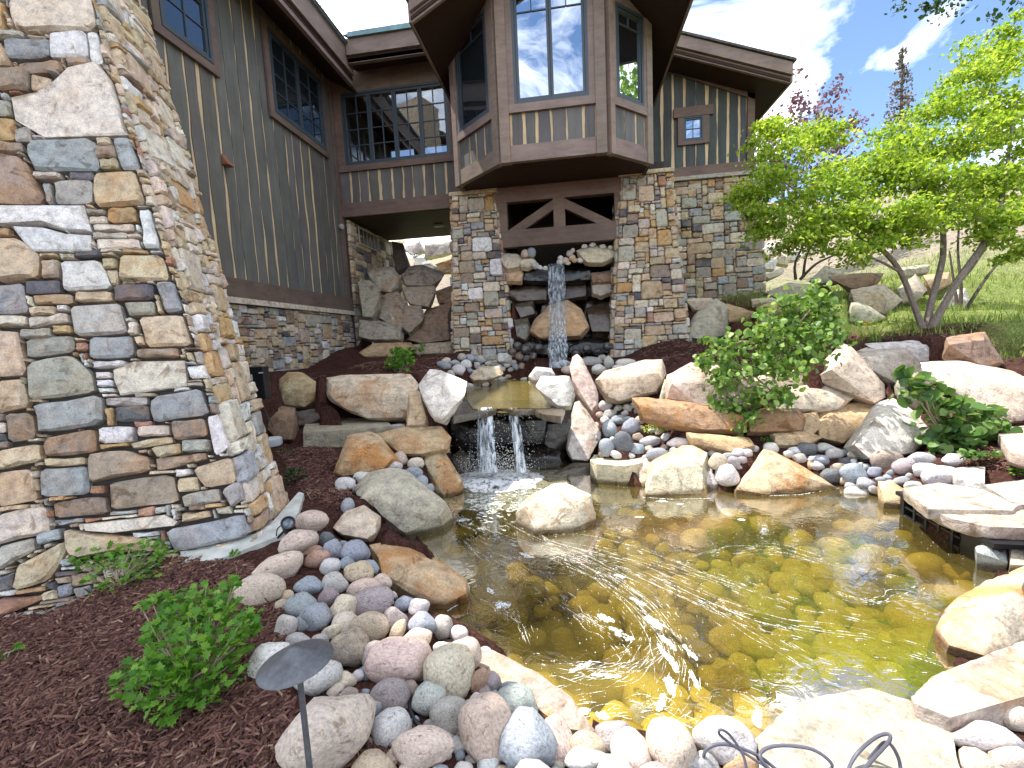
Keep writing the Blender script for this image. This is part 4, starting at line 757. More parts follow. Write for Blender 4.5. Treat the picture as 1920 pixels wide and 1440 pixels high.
# falls alcove between the piers
AB = [('cream capstone at the left lip of the upper falls', '936,480 944,475 968,476 980,482 974,502 950,505 941,494', 8.75, 'c', .1, 'rock'),
('small cream capstone beside the left lip stone', '973,488 984,481 998,480 1008,494 990,502 976,501', 8.75, 'c', .1, 'rock'),
('broad cream capstone at the right lip of the upper falls', '1080,470 1108,459 1160,466 1161,478 1130,494 1100,492 1084,482', 8.7, 'c', .1, 'rock'),
('tan ledge stone under the left lip of the upper falls', '944,506 976,502 982,512 978,528 950,527', 8.8, 't', .4, 'rock'),
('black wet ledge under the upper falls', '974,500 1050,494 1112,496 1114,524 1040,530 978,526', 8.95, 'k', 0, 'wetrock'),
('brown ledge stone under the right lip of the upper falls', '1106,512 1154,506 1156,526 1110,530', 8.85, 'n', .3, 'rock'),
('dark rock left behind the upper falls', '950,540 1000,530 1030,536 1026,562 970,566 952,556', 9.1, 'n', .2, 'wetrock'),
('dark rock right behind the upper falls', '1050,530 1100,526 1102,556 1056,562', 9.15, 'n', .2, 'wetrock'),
('pale-faced stone right of the upper falls', '1108,528 1150,526 1148,548 1126,556 1110,550', 8.9, 'g', .1, 'rock'),
('big domed boulder that the upper falls strike', '992,622 1002,598 1030,572 1064,562 1090,580 1106,614 1090,632 1010,634', 8.6, 't', .4, 'rock'),
('grey stone left of the domed boulder', '964,570 1000,564 1004,588 976,596', 8.9, 's', .1, 'wetrock'),
('upright dark stone below the left alcove wall', '964,600 990,596 998,622 986,640 968,630', 8.7, 'g', .1, 'wetrock'),
('dark boulder right of the domed one', '1096,578 1140,566 1158,590 1152,624 1110,622', 8.9, 'n', .1, 'wetrock'),
('black wet rock at the foot of the upper falls', '960,640 1000,628 1090,630 1150,636 1150,662 1080,668 980,664', 8.75, 'k', 0, 'wetrock'),
('cream boulder at the head of the upper basin, left', '878,706 898,688 936,686 944,700 916,712 886,714', 7.6, 'c', .4, 'rock'),
('white boulder at the head of the upper basin, right', '990,706 1004,688 1034,690 1042,704 1030,714 996,714', 7.3, 'w', .05, 'rock'),
('dark wet flat rock at the pond end of the lower falls', '1030,893 1074,868 1108,868 1116,890 1100,902 1042,903', 5.15, 's', .0, 'wetrock'),
('small wet boulder left of the lower falls splash', '846,856 862,844 880,850 884,872 862,880 848,872', 5.3, 's', .2, 'wetrock')]
for lb, px, d, c, ru, mt in AB: boulder(lb, px, d=d, c=c, rust=ru, mat=mt, tilt=.4)
# back wall of the alcove and of the lower falls: stacked wet stones, shade put into their dark colours
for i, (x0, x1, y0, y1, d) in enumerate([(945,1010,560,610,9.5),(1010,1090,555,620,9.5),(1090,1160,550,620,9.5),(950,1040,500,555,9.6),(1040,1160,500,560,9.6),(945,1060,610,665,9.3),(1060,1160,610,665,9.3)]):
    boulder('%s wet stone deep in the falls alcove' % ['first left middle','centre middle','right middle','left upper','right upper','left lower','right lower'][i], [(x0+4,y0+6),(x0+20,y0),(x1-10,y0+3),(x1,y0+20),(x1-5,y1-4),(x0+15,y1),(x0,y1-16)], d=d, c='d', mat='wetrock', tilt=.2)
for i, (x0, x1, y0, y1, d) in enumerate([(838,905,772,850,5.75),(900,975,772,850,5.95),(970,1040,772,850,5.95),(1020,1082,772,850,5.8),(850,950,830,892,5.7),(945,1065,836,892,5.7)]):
    boulder('%s wet stone, coloured black like the shade, under the lip of the lower falls' % ['leftmost','second','third','rightmost','lower left','lower right'][i], [(x0+4,y0+6),(x0+20,y0),(x1-10,y0+3),(x1,y0+20),(x1-5,y1-4),(x0+15,y1),(x0,y1-16)], d=d, c='k', mat='wetrock', tilt=.15)
# thin lip slabs of the basin
for lb, px in (('flat wet lip slab at the left of the lower falls', '838,766 850,752 900,748 934,752 932,768 850,780'), ('flat wet lip slab at the middle of the lower falls', '930,764 936,750 1000,750 1006,766 970,770'), ('flat wet lip slab at the right of the lower falls', '1000,766 1006,750 1040,745 1060,760 1052,780 1016,776')):
    slab(lb, px, ZB-.012, .09, 's', 0, 'wetrock')
# far rocks beyond the right wing
for i, (px, d, c) in enumerate([('1424,470 1440,454 1462,452 1470,468 1440,486',13,'w'),('1446,492 1462,470 1476,476 1478,498',12.6,'c'),('1472,468 1496,462 1500,486 1478,490',13,'w'),('1428,504 1446,484 1458,486 1452,506',12.2,'w'),('1432,516 1470,500 1470,512 1440,524',11.8,'c'),('1500,458 1530,452 1532,474 1504,480',14,'w')]):
    boulder('%s of the sunlit boulders beyond the right wing corner' % ['topmost left','middle','upper right','lower left','lowest','farthest right'][i], px, d=d, c=c, rust=.05)
# ------------------------------------------------------------------ ground (seated round the boulders)
xs = np.concatenate([-np.geomspace(5.2, 160, 26)[::-1], np.arange(-5, 6.01, 0.06), np.geomspace(6.2, 160, 30)])
ys = np.concatenate([-np.geomspace(1.2, 120, 16)[::-1], np.arange(-1, 12.01, 0.06), np.geomspace(12.2, 200, 34)])
GX, GY = np.meshgrid(xs, ys); gz = H(GX.ravel(), GY.ravel())
TXY = np.stack([GX.ravel(), GY.ravel()], 1); CORE = (np.abs(TXY[:, 0]) < 9) & (TXY[:, 1] > .5) & (TXY[:, 1] < 12)
for (poly, zb, xyc, rad, raise_) in SEATS:      # ground brought up under each boulder's foot
    if not raise_: continue
    q = np.hypot(TXY[:, 0]-xyc[0], TXY[:, 1]-xyc[1]); k = np.clip(1.25-q/rad, 0, 1)**.5
    gz = np.where((q < rad*1.25) & (gz < zb+.02), gz+(zb+.02-gz)*k, gz)
g2 = gz.reshape(GX.shape)
for _ in range(3):
    g2[1:-1, 1:-1] = (g2[1:-1, 1:-1]*2+g2[:-2, 1:-1]+g2[2:, 1:-1]+g2[1:-1, :-2]+g2[1:-1, 2:])/6
gz = g2.ravel()
for _ in range(2):                              # and cut away where it stood in front of one
    V3 = np.stack([TXY[:, 0], TXY[:, 1], gz], 1)-EYE; cc = V3 @ RM; dz = -cc[:, 2]; okm = dz > .3
    pxx = np.where(okm, PCX+FPX*cc[:, 0]/np.where(okm, dz, 1), -9e3); pyy = np.where(okm, PCY-FPX*cc[:, 1]/np.where(okm, dz, 1), -9e3)
    for (poly, zb, xyc, rad, raise_), (d0, lo, tl) in zip(SEATS, SEATD):
        A = np.array(poly); bb = (pxx > A[:, 0].min()-6) & (pxx < A[:, 0].max()+6) & (pyy > A[:, 1].min()-4) & (pyy < A[:, 1].max()+4) & CORE
        if not bb.any(): continue
        i = np.where(bb)[0]; i = i[pdist(A, pxx[i], pyy[i]) < 3]; dd_ = d0+tl*(lo-pyy[i])*d0/FPX
        i = i[(dz[i] < dd_+.18)]; gz[i] = np.minimum(gz[i], zb-.03)
pd_ = pdist(POND, TXY[:, 0], TXY[:, 1]); gz = np.where(pd_ < -.02, np.minimum(gz, -.48*np.clip(-pd_/.42, 0, 1)**.8-.03), gz)
GZ = gz.reshape(GX.shape)
def H2(x, y):
    i = int(np.clip(np.searchsorted(xs, x)-1, 0, len(xs)-2)); j = int(np.clip(np.searchsorted(ys, y)-1, 0, len(ys)-2))
    a = (x-xs[i])/(xs[i+1]-xs[i]); b_ = (y-ys[j])/(ys[j+1]-ys[j])
    return (GZ[j, i]*(1-a)+GZ[j, i+1]*a)*(1-b_)+(GZ[j+1, i]*(1-a)+GZ[j+1, i+1]*a)*b_
def ground_hit(px, py):
    r = ray(px, py); d = 0.7
    while d < 40:
        q = EYE+r*d
        if q[2] <= H2(q[0], q[1]): return q, d
        d += .015
    return EYE+r*40, 40
gz += np.where((GX.ravel() < 4) & (GY.ravel() < 11), 0.012*np.sin(GX.ravel()*31+3*np.sin(GY.ravel()*17))*np.sin(GY.ravel()*27+2*np.sin(GX.ravel()*13)), 0)
nx, ny = len(xs), len(ys); idx = np.arange(nx*ny).reshape(ny, nx)
gf = np.stack([idx[:-1, :-1].ravel(), idx[:-1, 1:].ravel(), idx[1:, 1:].ravel(), idx[1:, :-1].ravel()], 1)
gm = mesh_np('ground', np.stack([GX.ravel(), GY.ravel(), gz], 1), gf, True)
# zone colours: real cover of the ground (mulch / grass / scree / algae bed)
zx, zy = GX.ravel(), GY.ravel(); colr = np.zeros((len(zx), 4), np.float32); colr[:] = (0.066, 0.030, 0.023, 1)
gmask = np.clip((zx*0.9+zy*0.55-8.7)/0.8, 0, 1)*np.clip((zx-3.0)/0.4, 0, 1)
gmask = np.maximum(gmask, np.clip((zy-12.5)/1.0, 0, 1)); smask = np.clip((np.hypot(zx, zy)-15)/5, 0, 1)
colr[:, :3] = colr[:, :3]*(1-gmask[:, None])+np.array([0.17, 0.21, 0.06])*gmask[:, None]
colr[:, :3] = colr[:, :3]*(1-smask[:, None])+np.array([0.25, 0.21, 0.16])*smask[:, None]
pm = np.clip(-pdist(POND, zx, zy)/0.1, 0, 1)[:, None]; colr[:, :3] = colr[:, :3]*(1-pm)+np.array([0.12, 0.09, 0.018])*pm
lm_ = (pdist(BASIN, zx, zy) < .45) & (gz < ZB-.1) & (zy < 7.4); colr[lm_, :3] = (.012, .012, .012)     # black liner, doubling as painted dark behind the falls
ca = gm.color_attributes.new('cover', 'FLOAT_COLOR', 'POINT'); ca.data.foreach_set('color', colr.ravel())
m, t, n, l, b = newmat('ground_cover'); c = coords(t, rnd=False); at = nd(t, 'ShaderNodeAttribute', attribute_name='cover')
n1 = noisen(t, c, 38, 6, 0.7); n2 = noisen(t, c, 5, 4)
x = mixc(t, 'MULTIPLY', 1.0, at.outputs[0], ramp(t, n1, [(0.3, 0.35), (0.5, 0.9), (0.72, 2.0)])); x = mixc(t, 'MULTIPLY', 1.0, x, ramp(t, n2, [(0.3, 0.7), (0.7, 1.25)]))
l.new(x, b.inputs['Base Color']); b.inputs['Roughness'].default_value = 0.95; b.inputs['Specular IOR Level'].default_value = 0.1; bump(t, b, n1, 0.8, 0.03)
tag(link('ground', gm, m), kind='structure')

# ------------------------------------------------------------------ river cobbles
def cobble_mesh(k):
    bm = bmesh.new(); bmesh.ops.create_icosphere(bm, subdivisions=3 if k < 9 else 3, radius=1.0); sd_ = Vector((k*5.1, k*2.3, k*9.7)); ang = k >= 7
    pl = [Vector((random.Random(k*31+i).gauss(0,1), random.Random(k*17+i).gauss(0,1), random.Random(k*13+i).gauss(0,1))).normalized() for i in range(11)]
    for v in bm.verts:
        p = v.co.normalized(); r_ = 1.0
        if ang:
            for i, q in enumerate(pl):
                dt = p.dot(q)
                if dt > .15: r_ = min(r_, (.66+.025*(i % 6))/dt)
        else:
            e = 2.3+.25*(k % 3); r_ = 1/((abs(p.x)**e+abs(p.y)**e+abs(p.z)**e)**(1/e)); r_ = .55*r_+.45
            for i, q in enumerate(pl[:5]):
                dt = p.dot(q)
                if dt > .3: r_ = min(r_, (.84+.02*(i % 4))/dt)
        r_ *= 1+.13*noise.noise(p*1.1+sd_)+.06*noise.noise(p*2.7+sd_)+(.035*noise.noise(p*6+sd_) if ang else .008*noise.noise(p*6+sd_))
        v.co = p*r_
    if ang: bmesh.ops.smooth_vert(bm, verts=bm.verts, factor=.4, use_axis_x=True, use_axis_y=True, use_axis_z=True)
    me = bpy.data.meshes.new('cobble'); bm.to_mesh(me); bm.free(); me.polygons.foreach_set('use_smooth', [True]*len(me.polygons)); me.materials.append(MT['cobble']); return me
CM = [cobble_mesh(k) for k in range(14)]; CMW = []
for q in CM:
    w_ = q.copy(); w_.materials.clear(); w_.materials.append(MT['wetcobble']); CMW.append(w_)
CC = {'w': ((.62,.61,.59,.1), 'whitish'), 'b': ((.31,.345,.385,.1), 'blue-grey'), 'g': ((.43,.425,.41,.2), 'grey'), 'p': ((.58,.47,.40,.25), 'pinkish'), 't': ((.50,.405,.30,.3), 'tan'), 'c': ((.63,.555,.45,.2), 'cream'), 'm': ((.35,.30,.315,.15), 'mauve'), 'r': ((.38,.24,.18,.2), 'reddish-brown'), 'd': ((.13,.14,.155,.1), 'dark grey'), 'n': ((.32,.265,.225,.3), 'brown'), 'e': ((.37,.40,.375,.1), 'green-grey'), 'o': ((.50,.31,.16,.6), 'orange-brown')}
NL = []      # (object, base label, px) for unique labels afterwards
def place_cobble(px, py, rx, ry, ang=0, c='g', where='', ang_=None, d=None, wet=False, sink=.25):
    if d is None:
        q, d = ground_hit(px, py+ry*.45)
        d -= min(rx, ry)*d/FPX*.25
    k = rng.randrange(7) if not (ang_ or (ang_ is None and rng.random() < .62)) else rng.randrange(7, 14)
    ctr = P(px, py, d); s_ = d/FPX; a = R(ang)
    Rt, Up, Bk = RM[:, 0], RM[:, 1], RM[:, 2]
    ex = Rt*math.cos(a)-Up*math.sin(a); ey = Rt*math.sin(a)+Up*math.cos(a); ez = Bk
    if rng.random() < .5: flip = -1
    else: flip = 1
    th = min(rx, ry)*rng.uniform(.7, .95); o = bpy.data.objects.new('cobble', (CMW if wet else CM)[k]); COL.objects.link(o)
    kk = 1.06; m_ = np.eye(4); m_[:3, 0] = ex*rx*s_*kk*flip; m_[:3, 1] = ey*ry*s_*kk; m_[:3, 2] = ez*th*s_*kk*flip; m_[:3, 3] = ctr; o.matrix_world = Matrix(m_.tolist())
    o.color = jit(CC[c][0], .12); big = 'big' if max(rx, ry) > 38 else ('small' if max(rx, ry) < 15 else '')
    NL.append((o, ' '.join(x for x in (big, CC[c][1], 'angular cobble' if k >= 7 else 'rounded cobble', where) if x), px, py)); return o
PLACED = []
def cob(txt, where, **kw):
    for q in txt.split():
        f_ = q.split(','); x, y, rx, ry = map(float, f_[:4]); an = float(f_[5]) if len(f_) > 5 else 0
        place_cobble(x, y, rx, ry, an, f_[4], where, **kw); PLACED.append((x, y, max(rx, ry)))
cob("585,981,33,23,p 555,1019,42,28,p,-12 612,1010,18,16,d 583,1033,22,10,r,-10 592,1050,28,20,r,-15 622,1033,18,23,b 667,1035,29,28,b 520,1065,48,25,p,-22 488,1110,46,31,p,-12 620,1063,18,15,w 650,1058,15,17,b 670,1074,29,23,t 693,1066,17,15,b 714,1093,20,18,p 577,1100,26,20,b 627,1091,28,23,g 683,1106,30,19,p,-8 617,1118,22,19,m 570,1138,34,27,b 592,1157,28,24,b 644,1140,25,33,c,25 697,1131,39,26,m,-10 756,1133,22,18,b 786,1138,22,18,w 537,1176,23,27,w 740,1162,25,31,m,-25 693,1178,34,27,t 648,1172,26,22,c 790,1172,27,26,b 830,1176,18,22,g 747,1186,15,27,t,32 785,1198,31,20,p", 'on the left shore beside the mulch')
cob("502,1240,46,38,w,-20 653,1216,38,38,n 592,1268,48,40,w 702,1233,22,27,m 748,1240,60,42,p,-5 842,1262,44,46,c 870,1228,32,30,p 895,1279,20,33,r,22 920,1243,22,15,n,25 924,1280,18,20,m 911,1297,15,14,m 732,1308,35,31,m 800,1310,36,35,g 648,1277,22,17,c 655,1305,20,16,n", 'in the heap beyond the path light')
cob("615,1368,94,76,c,-18 734,1368,34,33,w 841,1344,32,31,g 794,1406,60,40,p 908,1374,54,68,p,10 986,1394,56,62,b 970,1325,40,34,e 1043,1385,32,52,p,-20 1106,1400,46,30,t,35 1097,1424,44,24,w 1153,1380,40,30,m 1188,1410,42,42,c 1200,1343,26,26,g 1257,1404,42,46,p 1357,1396,58,44,w 1393,1436,36,24,o 1465,1408,54,28,w 1546,1418,58,34,w 1310,1440,40,28,g 700,1440,46,34,t 1000,1460,50,36,g 1150,1450,40,28,w 1230,1460,40,26,m", 'along the near edge of the pond')
cob("1850,1384,66,36,w,8 1832,1432,42,26,p 1896,1430,40,26,p 1905,1345,30,24,c 1790,1440,40,24,t", 'in the bottom right corner')
cob("647,908,18,13,w 665,890,22,12,g 682,898,20,14,w 707,886,18,14,n 737,875,19,14,w 738,846,10,16,w 752,862,16,17,p 780,869,15,11,c 777,889,15,16,b 791,906,11,14,b 805,916,9,9,b 662,919,14,13,w 652,950,12,15,b 745,803,16,8,g 722,868,12,10,g 640,915,10,9,g 695,905,14,10,b", 'between the boulders left of the lower falls')
cob("1137,760,14,11,w 1125,779,8,7,p 1145,776,15,9,g 1160,787,16,11,b 1200,788,12,10,p 1145,806,16,21,b 1181,801,19,19,b 1137,838,14,17,b 1167,832,17,22,d 1195,842,18,14,b 1195,820,12,9,t 1220,827,22,12,w 1250,819,11,9,w 1217,841,9,7,p 1232,852,21,12,b 1214,862,12,9,g 1275,830,25,10,w 1265,848,10,11,b 1312,833,15,11,p 1120,800,9,9,g 1125,820,10,12,w 1106,790,8,10,g 1160,765,9,7,w 1172,775,8,7,g 1246,840,9,8,p 1290,845,12,9,w", 'in the cobble patch right of the lower falls')
cob("1375,833,17,14,w 1385,848,16,10,w 1345,866,17,15,t 1375,866,12,10,m 1365,855,10,6,g 1365,891,20,19,w 1385,876,8,6,m 1392,863,8,7,m 1445,841,14,12,w 1415,843,8,8,w 1355,845,9,7,w 1335,850,9,7,g 1400,850,10,8,w 1350,835,9,7,p", 'between the two pyramid rocks')
cob("1513,842,20,13,d 1547,841,22,12,w 1563,851,17,11,w 1540,864,17,12,b 1533,874,15,10,g 1573,878,15,9,t 1560,891,21,13,d 1600,891,24,22,b 1623,908,20,15,b 1660,864,30,19,n 1697,874,24,19,m 1727,861,24,12,w 1793,861,27,14,w 1737,884,30,17,w 1760,894,32,20,w,-8 1690,903,20,11,b 1713,911,17,9,w 1610,928,32,17,g 1518,871,6,9,o 1490,845,14,9,w 1500,860,12,9,g 1585,865,14,9,d 1640,885,16,11,b 1595,912,14,9,g 1480,852,10,7,g 1625,860,14,9,d 1580,850,12,8,b", 'on the far right shore of the pond')
cob("890,662,9,9,g 917,669,11,9,g 903,674,10,8,g 933,674,9,8,n 953,675,9,7,g 1000,661,11,11,o 837,688,9,8,b 853,681,10,8,b 873,683,11,8,w 860,694,12,10,w 827,684,8,7,b 975,668,9,8,n 845,700,9,8,g 880,672,9,8,b 866,670,8,7,g 893,684,9,7,w 915,682,9,7,g 990,672,9,7,d 960,662,8,8,n 940,664,8,7,g", 'heaped at the foot of the left pier')
cob("1057,681,15,7,w 1110,678,20,9,w 1123,693,16,13,w 1143,681,11,15,g 1173,681,18,8,w 1147,665,9,7,n 1090,692,12,8,w 1065,694,12,8,p 1160,692,12,8,w 1040,684,10,7,g 1130,670,10,7,w 1100,668,10,7,n", 'at the right of the upper basin')
cob("853,750,14,10,w 867,743,8,7,w 873,734,8,7,b 890,717,12,8,w 887,744,9,8,w 930,753,10,8,w 862,732,10,8,g 880,724,9,7,g 900,705,9,6,p 920,716,9,5,g 945,712,10,5,w 965,716,9,5,p 985,712,9,5,w 1000,718,9,6,g 1015,728,9,6,w 1025,738,8,6,g 955,706,8,4,t 935,706,8,4,g 840,748,9,8,g 1010,716,8,5,b", 'rimming the upper basin')
cob("985,476,8,7,p,0 996,474,9,9,b 1004,498,7,6,g 1012,502,6,5,w 1022,503,5,4,w 1060,489,7,6,p 1072,484,7,7,t 1068,476,6,6,g 1078,488,7,6,o 1088,488,6,5,w 1050,492,6,5,w 1064,494,6,4,p 1074,470,5,5,p 1096,462,6,5,w 1110,459,7,5,w 1130,462,6,4,w 1145,464,5,4,w 1050,484,6,5,w", 'perched on the lip of the upper falls', d=8.72)
cob("970,648,9,8,d 985,655,10,8,d 1010,652,10,8,d 1030,660,9,7,n 1060,655,10,8,d 1080,662,9,7,d 1100,654,10,8,d 1120,660,9,7,d 1000,668,8,7,n 1140,650,9,8,d 960,660,8,7,n", 'in the wet hollow below the upper falls', d=8.45, wet=True)
# filler cobbles so that no bare ground shows between the big ones
FZ = [([(575,960),(640,1000),(700,1080),(770,1120),(850,1170),(1000,1290),(1120,1380),(1120,1450),(680,1450),(640,1330),(600,1240),(540,1200),(520,1130),(590,1060)], 90, (10,20), 'tucked between larger ones on the left shore'),
 ([(1100,780),(1190,755),(1260,820),(1300,850),(1200,855),(1110,852)], 34, (7,12), 'tucked into the cobble patch right of the falls'),
 ([(1480,838),(1600,850),(1680,860),(1740,880),(1700,912),(1600,925),(1540,890)], 34, (8,15), 'tucked between larger ones on the far right shore'),
 ([(815,680),(960,655),(1000,672),(960,700),(840,706)], 30, (6,9), 'filling the heap by the left pier'),
 ([(1120,1400),(1500,1400),(1500,1450),(1120,1450)], 16, (18,32), 'filling the near pond edge'),
 ([(845,735),(900,708),(1030,712),(1040,740),(1010,722),(900,722),(870,752)], 26, (5,8), 'filling the basin rim')]
for poly, n_, (r0, r1), where in FZ:
    A = np.array(poly, float); got = 0; tries = 0
    while got < n_ and tries < n_*30:
        tries += 1; x, y = rng.uniform(A[:, 0].min(), A[:, 0].max()), rng.uniform(A[:, 1].min(), A[:, 1].max())
        if pdist(A, np.array([x]), np.array([y]))[0] > 0: continue
        r_ = rng.uniform(r0, r1)
        if any((x-a)**2+(y-b_)**2 < ((r_+c_)*.62)**2 for a, b_, c_ in PLACED): continue
        q, d_ = ground_hit(x, y)
        if pdist(POND, np.array([q[0]]), np.array([q[1]]))[0] < -.04: continue
        place_cobble(x, y, r_*rng.uniform(.85, 1.25), r_*rng.uniform(.65, .95), rng.uniform(-40, 40), rng.choice('wbgtcgbntcw'), where); PLACED.append((x, y, r_)); got += 1
# unique labels: alike cobbles of one place are told apart by their order from the left
grp = {}
for o, lb, x, y in NL: grp.setdefault(lb, []).append((x, o))
ORD = ['leftmost','second from left','third from left','fourth from left','fifth from left','sixth from left','seventh from left','eighth from left','ninth from left','tenth from left','eleventh from left','twelfth from left']
for lb, it in grp.items():
    it.sort(key=lambda q: q[0])
    for i, (x, o) in enumerate(it):
        tag(o, lb if len(it) == 1 else '%s, %s' % (lb, ORD[min(i, 11)]), 'cobble', 'river cobbles round the pond')
# algae-coated stones on the pond bed
MT['algae'] = stone_mat('algae_stone', .3, 6.0, (.40,.26,.04), rough=.8, strata=False)
AL = []
for q in CM[:8]:
    w_ = q.copy(); w_.materials.clear(); w_.materials.append(MT['algae']); AL.append(w_)
bx0, by0 = POND.min(0); bx1, by1 = POND.max(0); pl = []; tries = 0
while len(pl) < 300 and tries < 12000:
    tries += 1; x, y = rng.uniform(bx0, bx1), rng.uniform(by0, by1); r_ = rng.uniform(.07, .15)*(1.0 if rng.random() < .9 else 1.5)
    if pdist(POND, np.array([x]), np.array([y]))[0] > -.10 or any((x-a)**2+(y-b_)**2 < ((r_+c_)*.68)**2 for a, b_, c_ in pl): continue
    pl.append((x, y, r_)); o = bpy.data.objects.new('pond_stone', AL[rng.randrange(8)]); COL.objects.link(o)
    hz = r_*rng.uniform(.5, .75); o.location = (x, y, min(H2(x, y)+hz*.45, -.10-hz)); o.scale = (r_*rng.uniform(.9, 1.25), r_*rng.uniform(.75, 1), hz); o.rotation_euler = (rng.uniform(-.25, .25), rng.uniform(-.25, .25), rng.uniform(0, 6.3))
    o.color = jit((.48,.345,.05,.2), .3); tag(o, 'algae-coated olive stone lying under water on the pond bed', 'stone', 'algae-coated stones on the pond bed')

# ------------------------------------------------------------------ water
def water_mat(name, tint, rough=.02, bscale=9, bstr=.12, murk=.26):
    m, t, n, l, b = newmat(name); c = coords(t, rnd=False)
    n1 = noisen(t, c, bscale, 3, .55, 1.2); bn = bump(t, None, n1, bstr, .05)
    tr_ = n.new('ShaderNodeBsdfTransparent'); tr_.inputs[0].default_value = tuple(tint)+(1,)
    gl = n.new('ShaderNodeBsdfGlossy'); gl.inputs['Roughness'].default_value = rough; l.new(bn, gl.inputs['Normal'])
    fr0 = nd(t, 'ShaderNodeFresnel', IOR=1.28); fr = nd(t, 'ShaderNodeMath', operation='MULTIPLY'); fr.inputs[1].default_value = .62; l.new(fr0.outputs[0], fr.inputs[0])
    df = n.new('ShaderNodeBsdfDiffuse'); df.inputs[0].default_value = (.30,.235,.06,1); mk = n.new('ShaderNodeMixShader'); mk.inputs[0].default_value = murk; l.new(tr_.outputs[0], mk.inputs[1]); l.new(df.outputs[0], mk.inputs[2])
    ms = n.new('ShaderNodeMixShader'); l.new(fr.outputs[0], ms.inputs[0]); l.new(mk.outputs[0], ms.inputs[1]); l.new(gl.outputs[0], ms.inputs[2])
    l.new(ms.outputs[0], n['Material Output'].inputs[0]); return m
MT['pond'] = water_mat('pond_water', (.93,.92,.76), bstr=.045); MT['basin'] = water_mat('basin_water', (.9,.88,.7), bscale=14, bstr=.1, murk=.5)
pc = POND.mean(0); wp = [pc+(q-pc)*1.07 for q in POND]; wk = len(wp)
wm = mesh('pond_water', [(q[0], q[1], 0.0) for q in wp]+[(pc[0], pc[1], 0.0)], [(i, (i+1) % wk, wk) for i in range(wk)])
tag(link('pond_water', wm, MT['pond']), kind='structure')
bc = BASIN.mean(0); bw = [bc+(q-bc)*1.04 for q in BASIN]; wk = len(bw)
tag(link('basin_water', mesh('basin_water', [(q[0], q[1], ZB) for q in bw]+[(bc[0], bc[1], ZB)], [(i, (i+1) % wk, wk) for i in range(wk)]), MT['basin']), kind='structure')
link('basin_bed', mesh('basin_bed', [(q[0], q[1], ZB-.05) for q in bw]+[(bc[0], bc[1], ZB-.05)], [(i, (i+1) % wk, wk) for i in range(wk)]), plain('basin_silt', (.20,.155,.05), .9, nscale=7, namp=.4))['kind'] = 'structure'
def foam_mat():
    m, t, n, l, b = newmat('water_foam'); c = coords(t, rnd=False); n1 = noisen(t, c, 95, 2, .6); b.inputs['Base Color'].default_value = (.70,.72,.70,1); b.inputs['Roughness'].default_value = .6
    tr_ = n.new('ShaderNodeBsdfTransparent'); ms = n.new('ShaderNodeMixShader'); l.new(ramp(t, n1, [(.40, .08), (.54, .85)]), ms.inputs[0]); l.new(tr_.outputs[0], ms.inputs[1]); l.new(b.outputs[0], ms.inputs[2]); l.new(ms.outputs[0], n['Material Output'].inputs[0]); return m
MT['foam'] = foam_mat()
# falling sheets
def fall_mat(nm='falling_water', st=((.42, .06), (.74, .5))):
    m, t, n, l, b = newmat(nm); c = coords(t, (1,1,.035), rnd=False)
    n1 = noisen(t, c, 34, 2, .5, .2); c2 = coords(t, (1,1,.12), rnd=False); n2 = noisen(t, c2, 22, 3, .7)
    b.inputs['Base Color'].default_value = (.80,.86,.92,1); b.inputs['Roughness'].default_value = .12
    tr_ = n.new('ShaderNodeBsdfTransparent'); tr_.inputs[0].default_value = (.82,.86,.9,1)
    f_ = mixc(t, 'MULTIPLY', 1.0, ramp(t, n1, list(st)), ramp(t, n2, [(.3, .45), (.6, 1.0)]))
    ms = n.new('ShaderNodeMixShader'); l.new(f_, ms.inputs[0]); l.new(tr_.outputs[0], ms.inputs[1]); l.new(b.outputs[0], ms.inputs[2]); l.new(ms.outputs[0], n['Material Output'].inputs[0])
    bump(t, b, n1, .6, .02); return m
MT['fall'] = fall_mat(); MT['fall2'] = fall_mat('white_falling_water', ((.40, .06), (.64, .85)))
def sheet(label, path, w0, w1, seed, th=.012, mat='fall'):
    pts = [Vector(p) for p in path]; V, F = [], []; nu, nvv = 12, 28; rr = random.Random(seed)
    side = Vector((1,0,0))
    for s_ in (1, -1):
        for j in range(nvv+1):
            f_ = j/nvv*(len(pts)-1); i = min(int(f_), len(pts)-2); p = pts[i].lerp(pts[i+1], f_-i); w = w0+(w1-w0)*j/nvv
            for u in range(nu+1):
                a = (u/nu-.5); e = 1+.16*noise.noise(Vector((j*.3, seed, 2))); q = p+side*(a*w*e); q.y -= .03*math.cos(a*math.pi)+.02*noise.noise(Vector((u*.9, j*.35, seed)))+s_*th*.5*math.cos(a*math.pi*.98); V.append(q)
    for s_ in range(2):
        b0 = s_*(nu+1)*(nvv+1)
        for j in range(nvv):
            for u in range(nu):
                q = b0+j*(nu+1)+u; f_ = (q, q+1, q+nu+2, q+nu+1); F.append(f_ if s_ == 0 else f_[::-1])
    o = link('waterfall', mesh('waterfall', V, F, True), MT[mat]); return tag(o, label, 'waterfall')
uf = [P(1042, 494, 8.8), P(1043, 500, 8.55), P(1044, 560, 8.42), P(1046, 600, 8.36), P(1046, 690, 8.0)]
sheet('narrow upper waterfall dropping between the two stone piers', uf, .30, .34, 3)
for (xa, xb, wa, wb, lbl, sd_) in ((912, 916, .13, .20, 'left ribbon of the lower waterfall', 5), (962, 978, .13, .11, 'right slanting ribbon of the lower waterfall', 9)):
    sheet(lbl+' over the dark lip', [P(xa, 763, 5.14), P(xa, 770, 5.10), P((xa+xb)/2, 820, 5.05), P(xb, 885, 5.0)], wa, wb, sd_, mat='fall2')
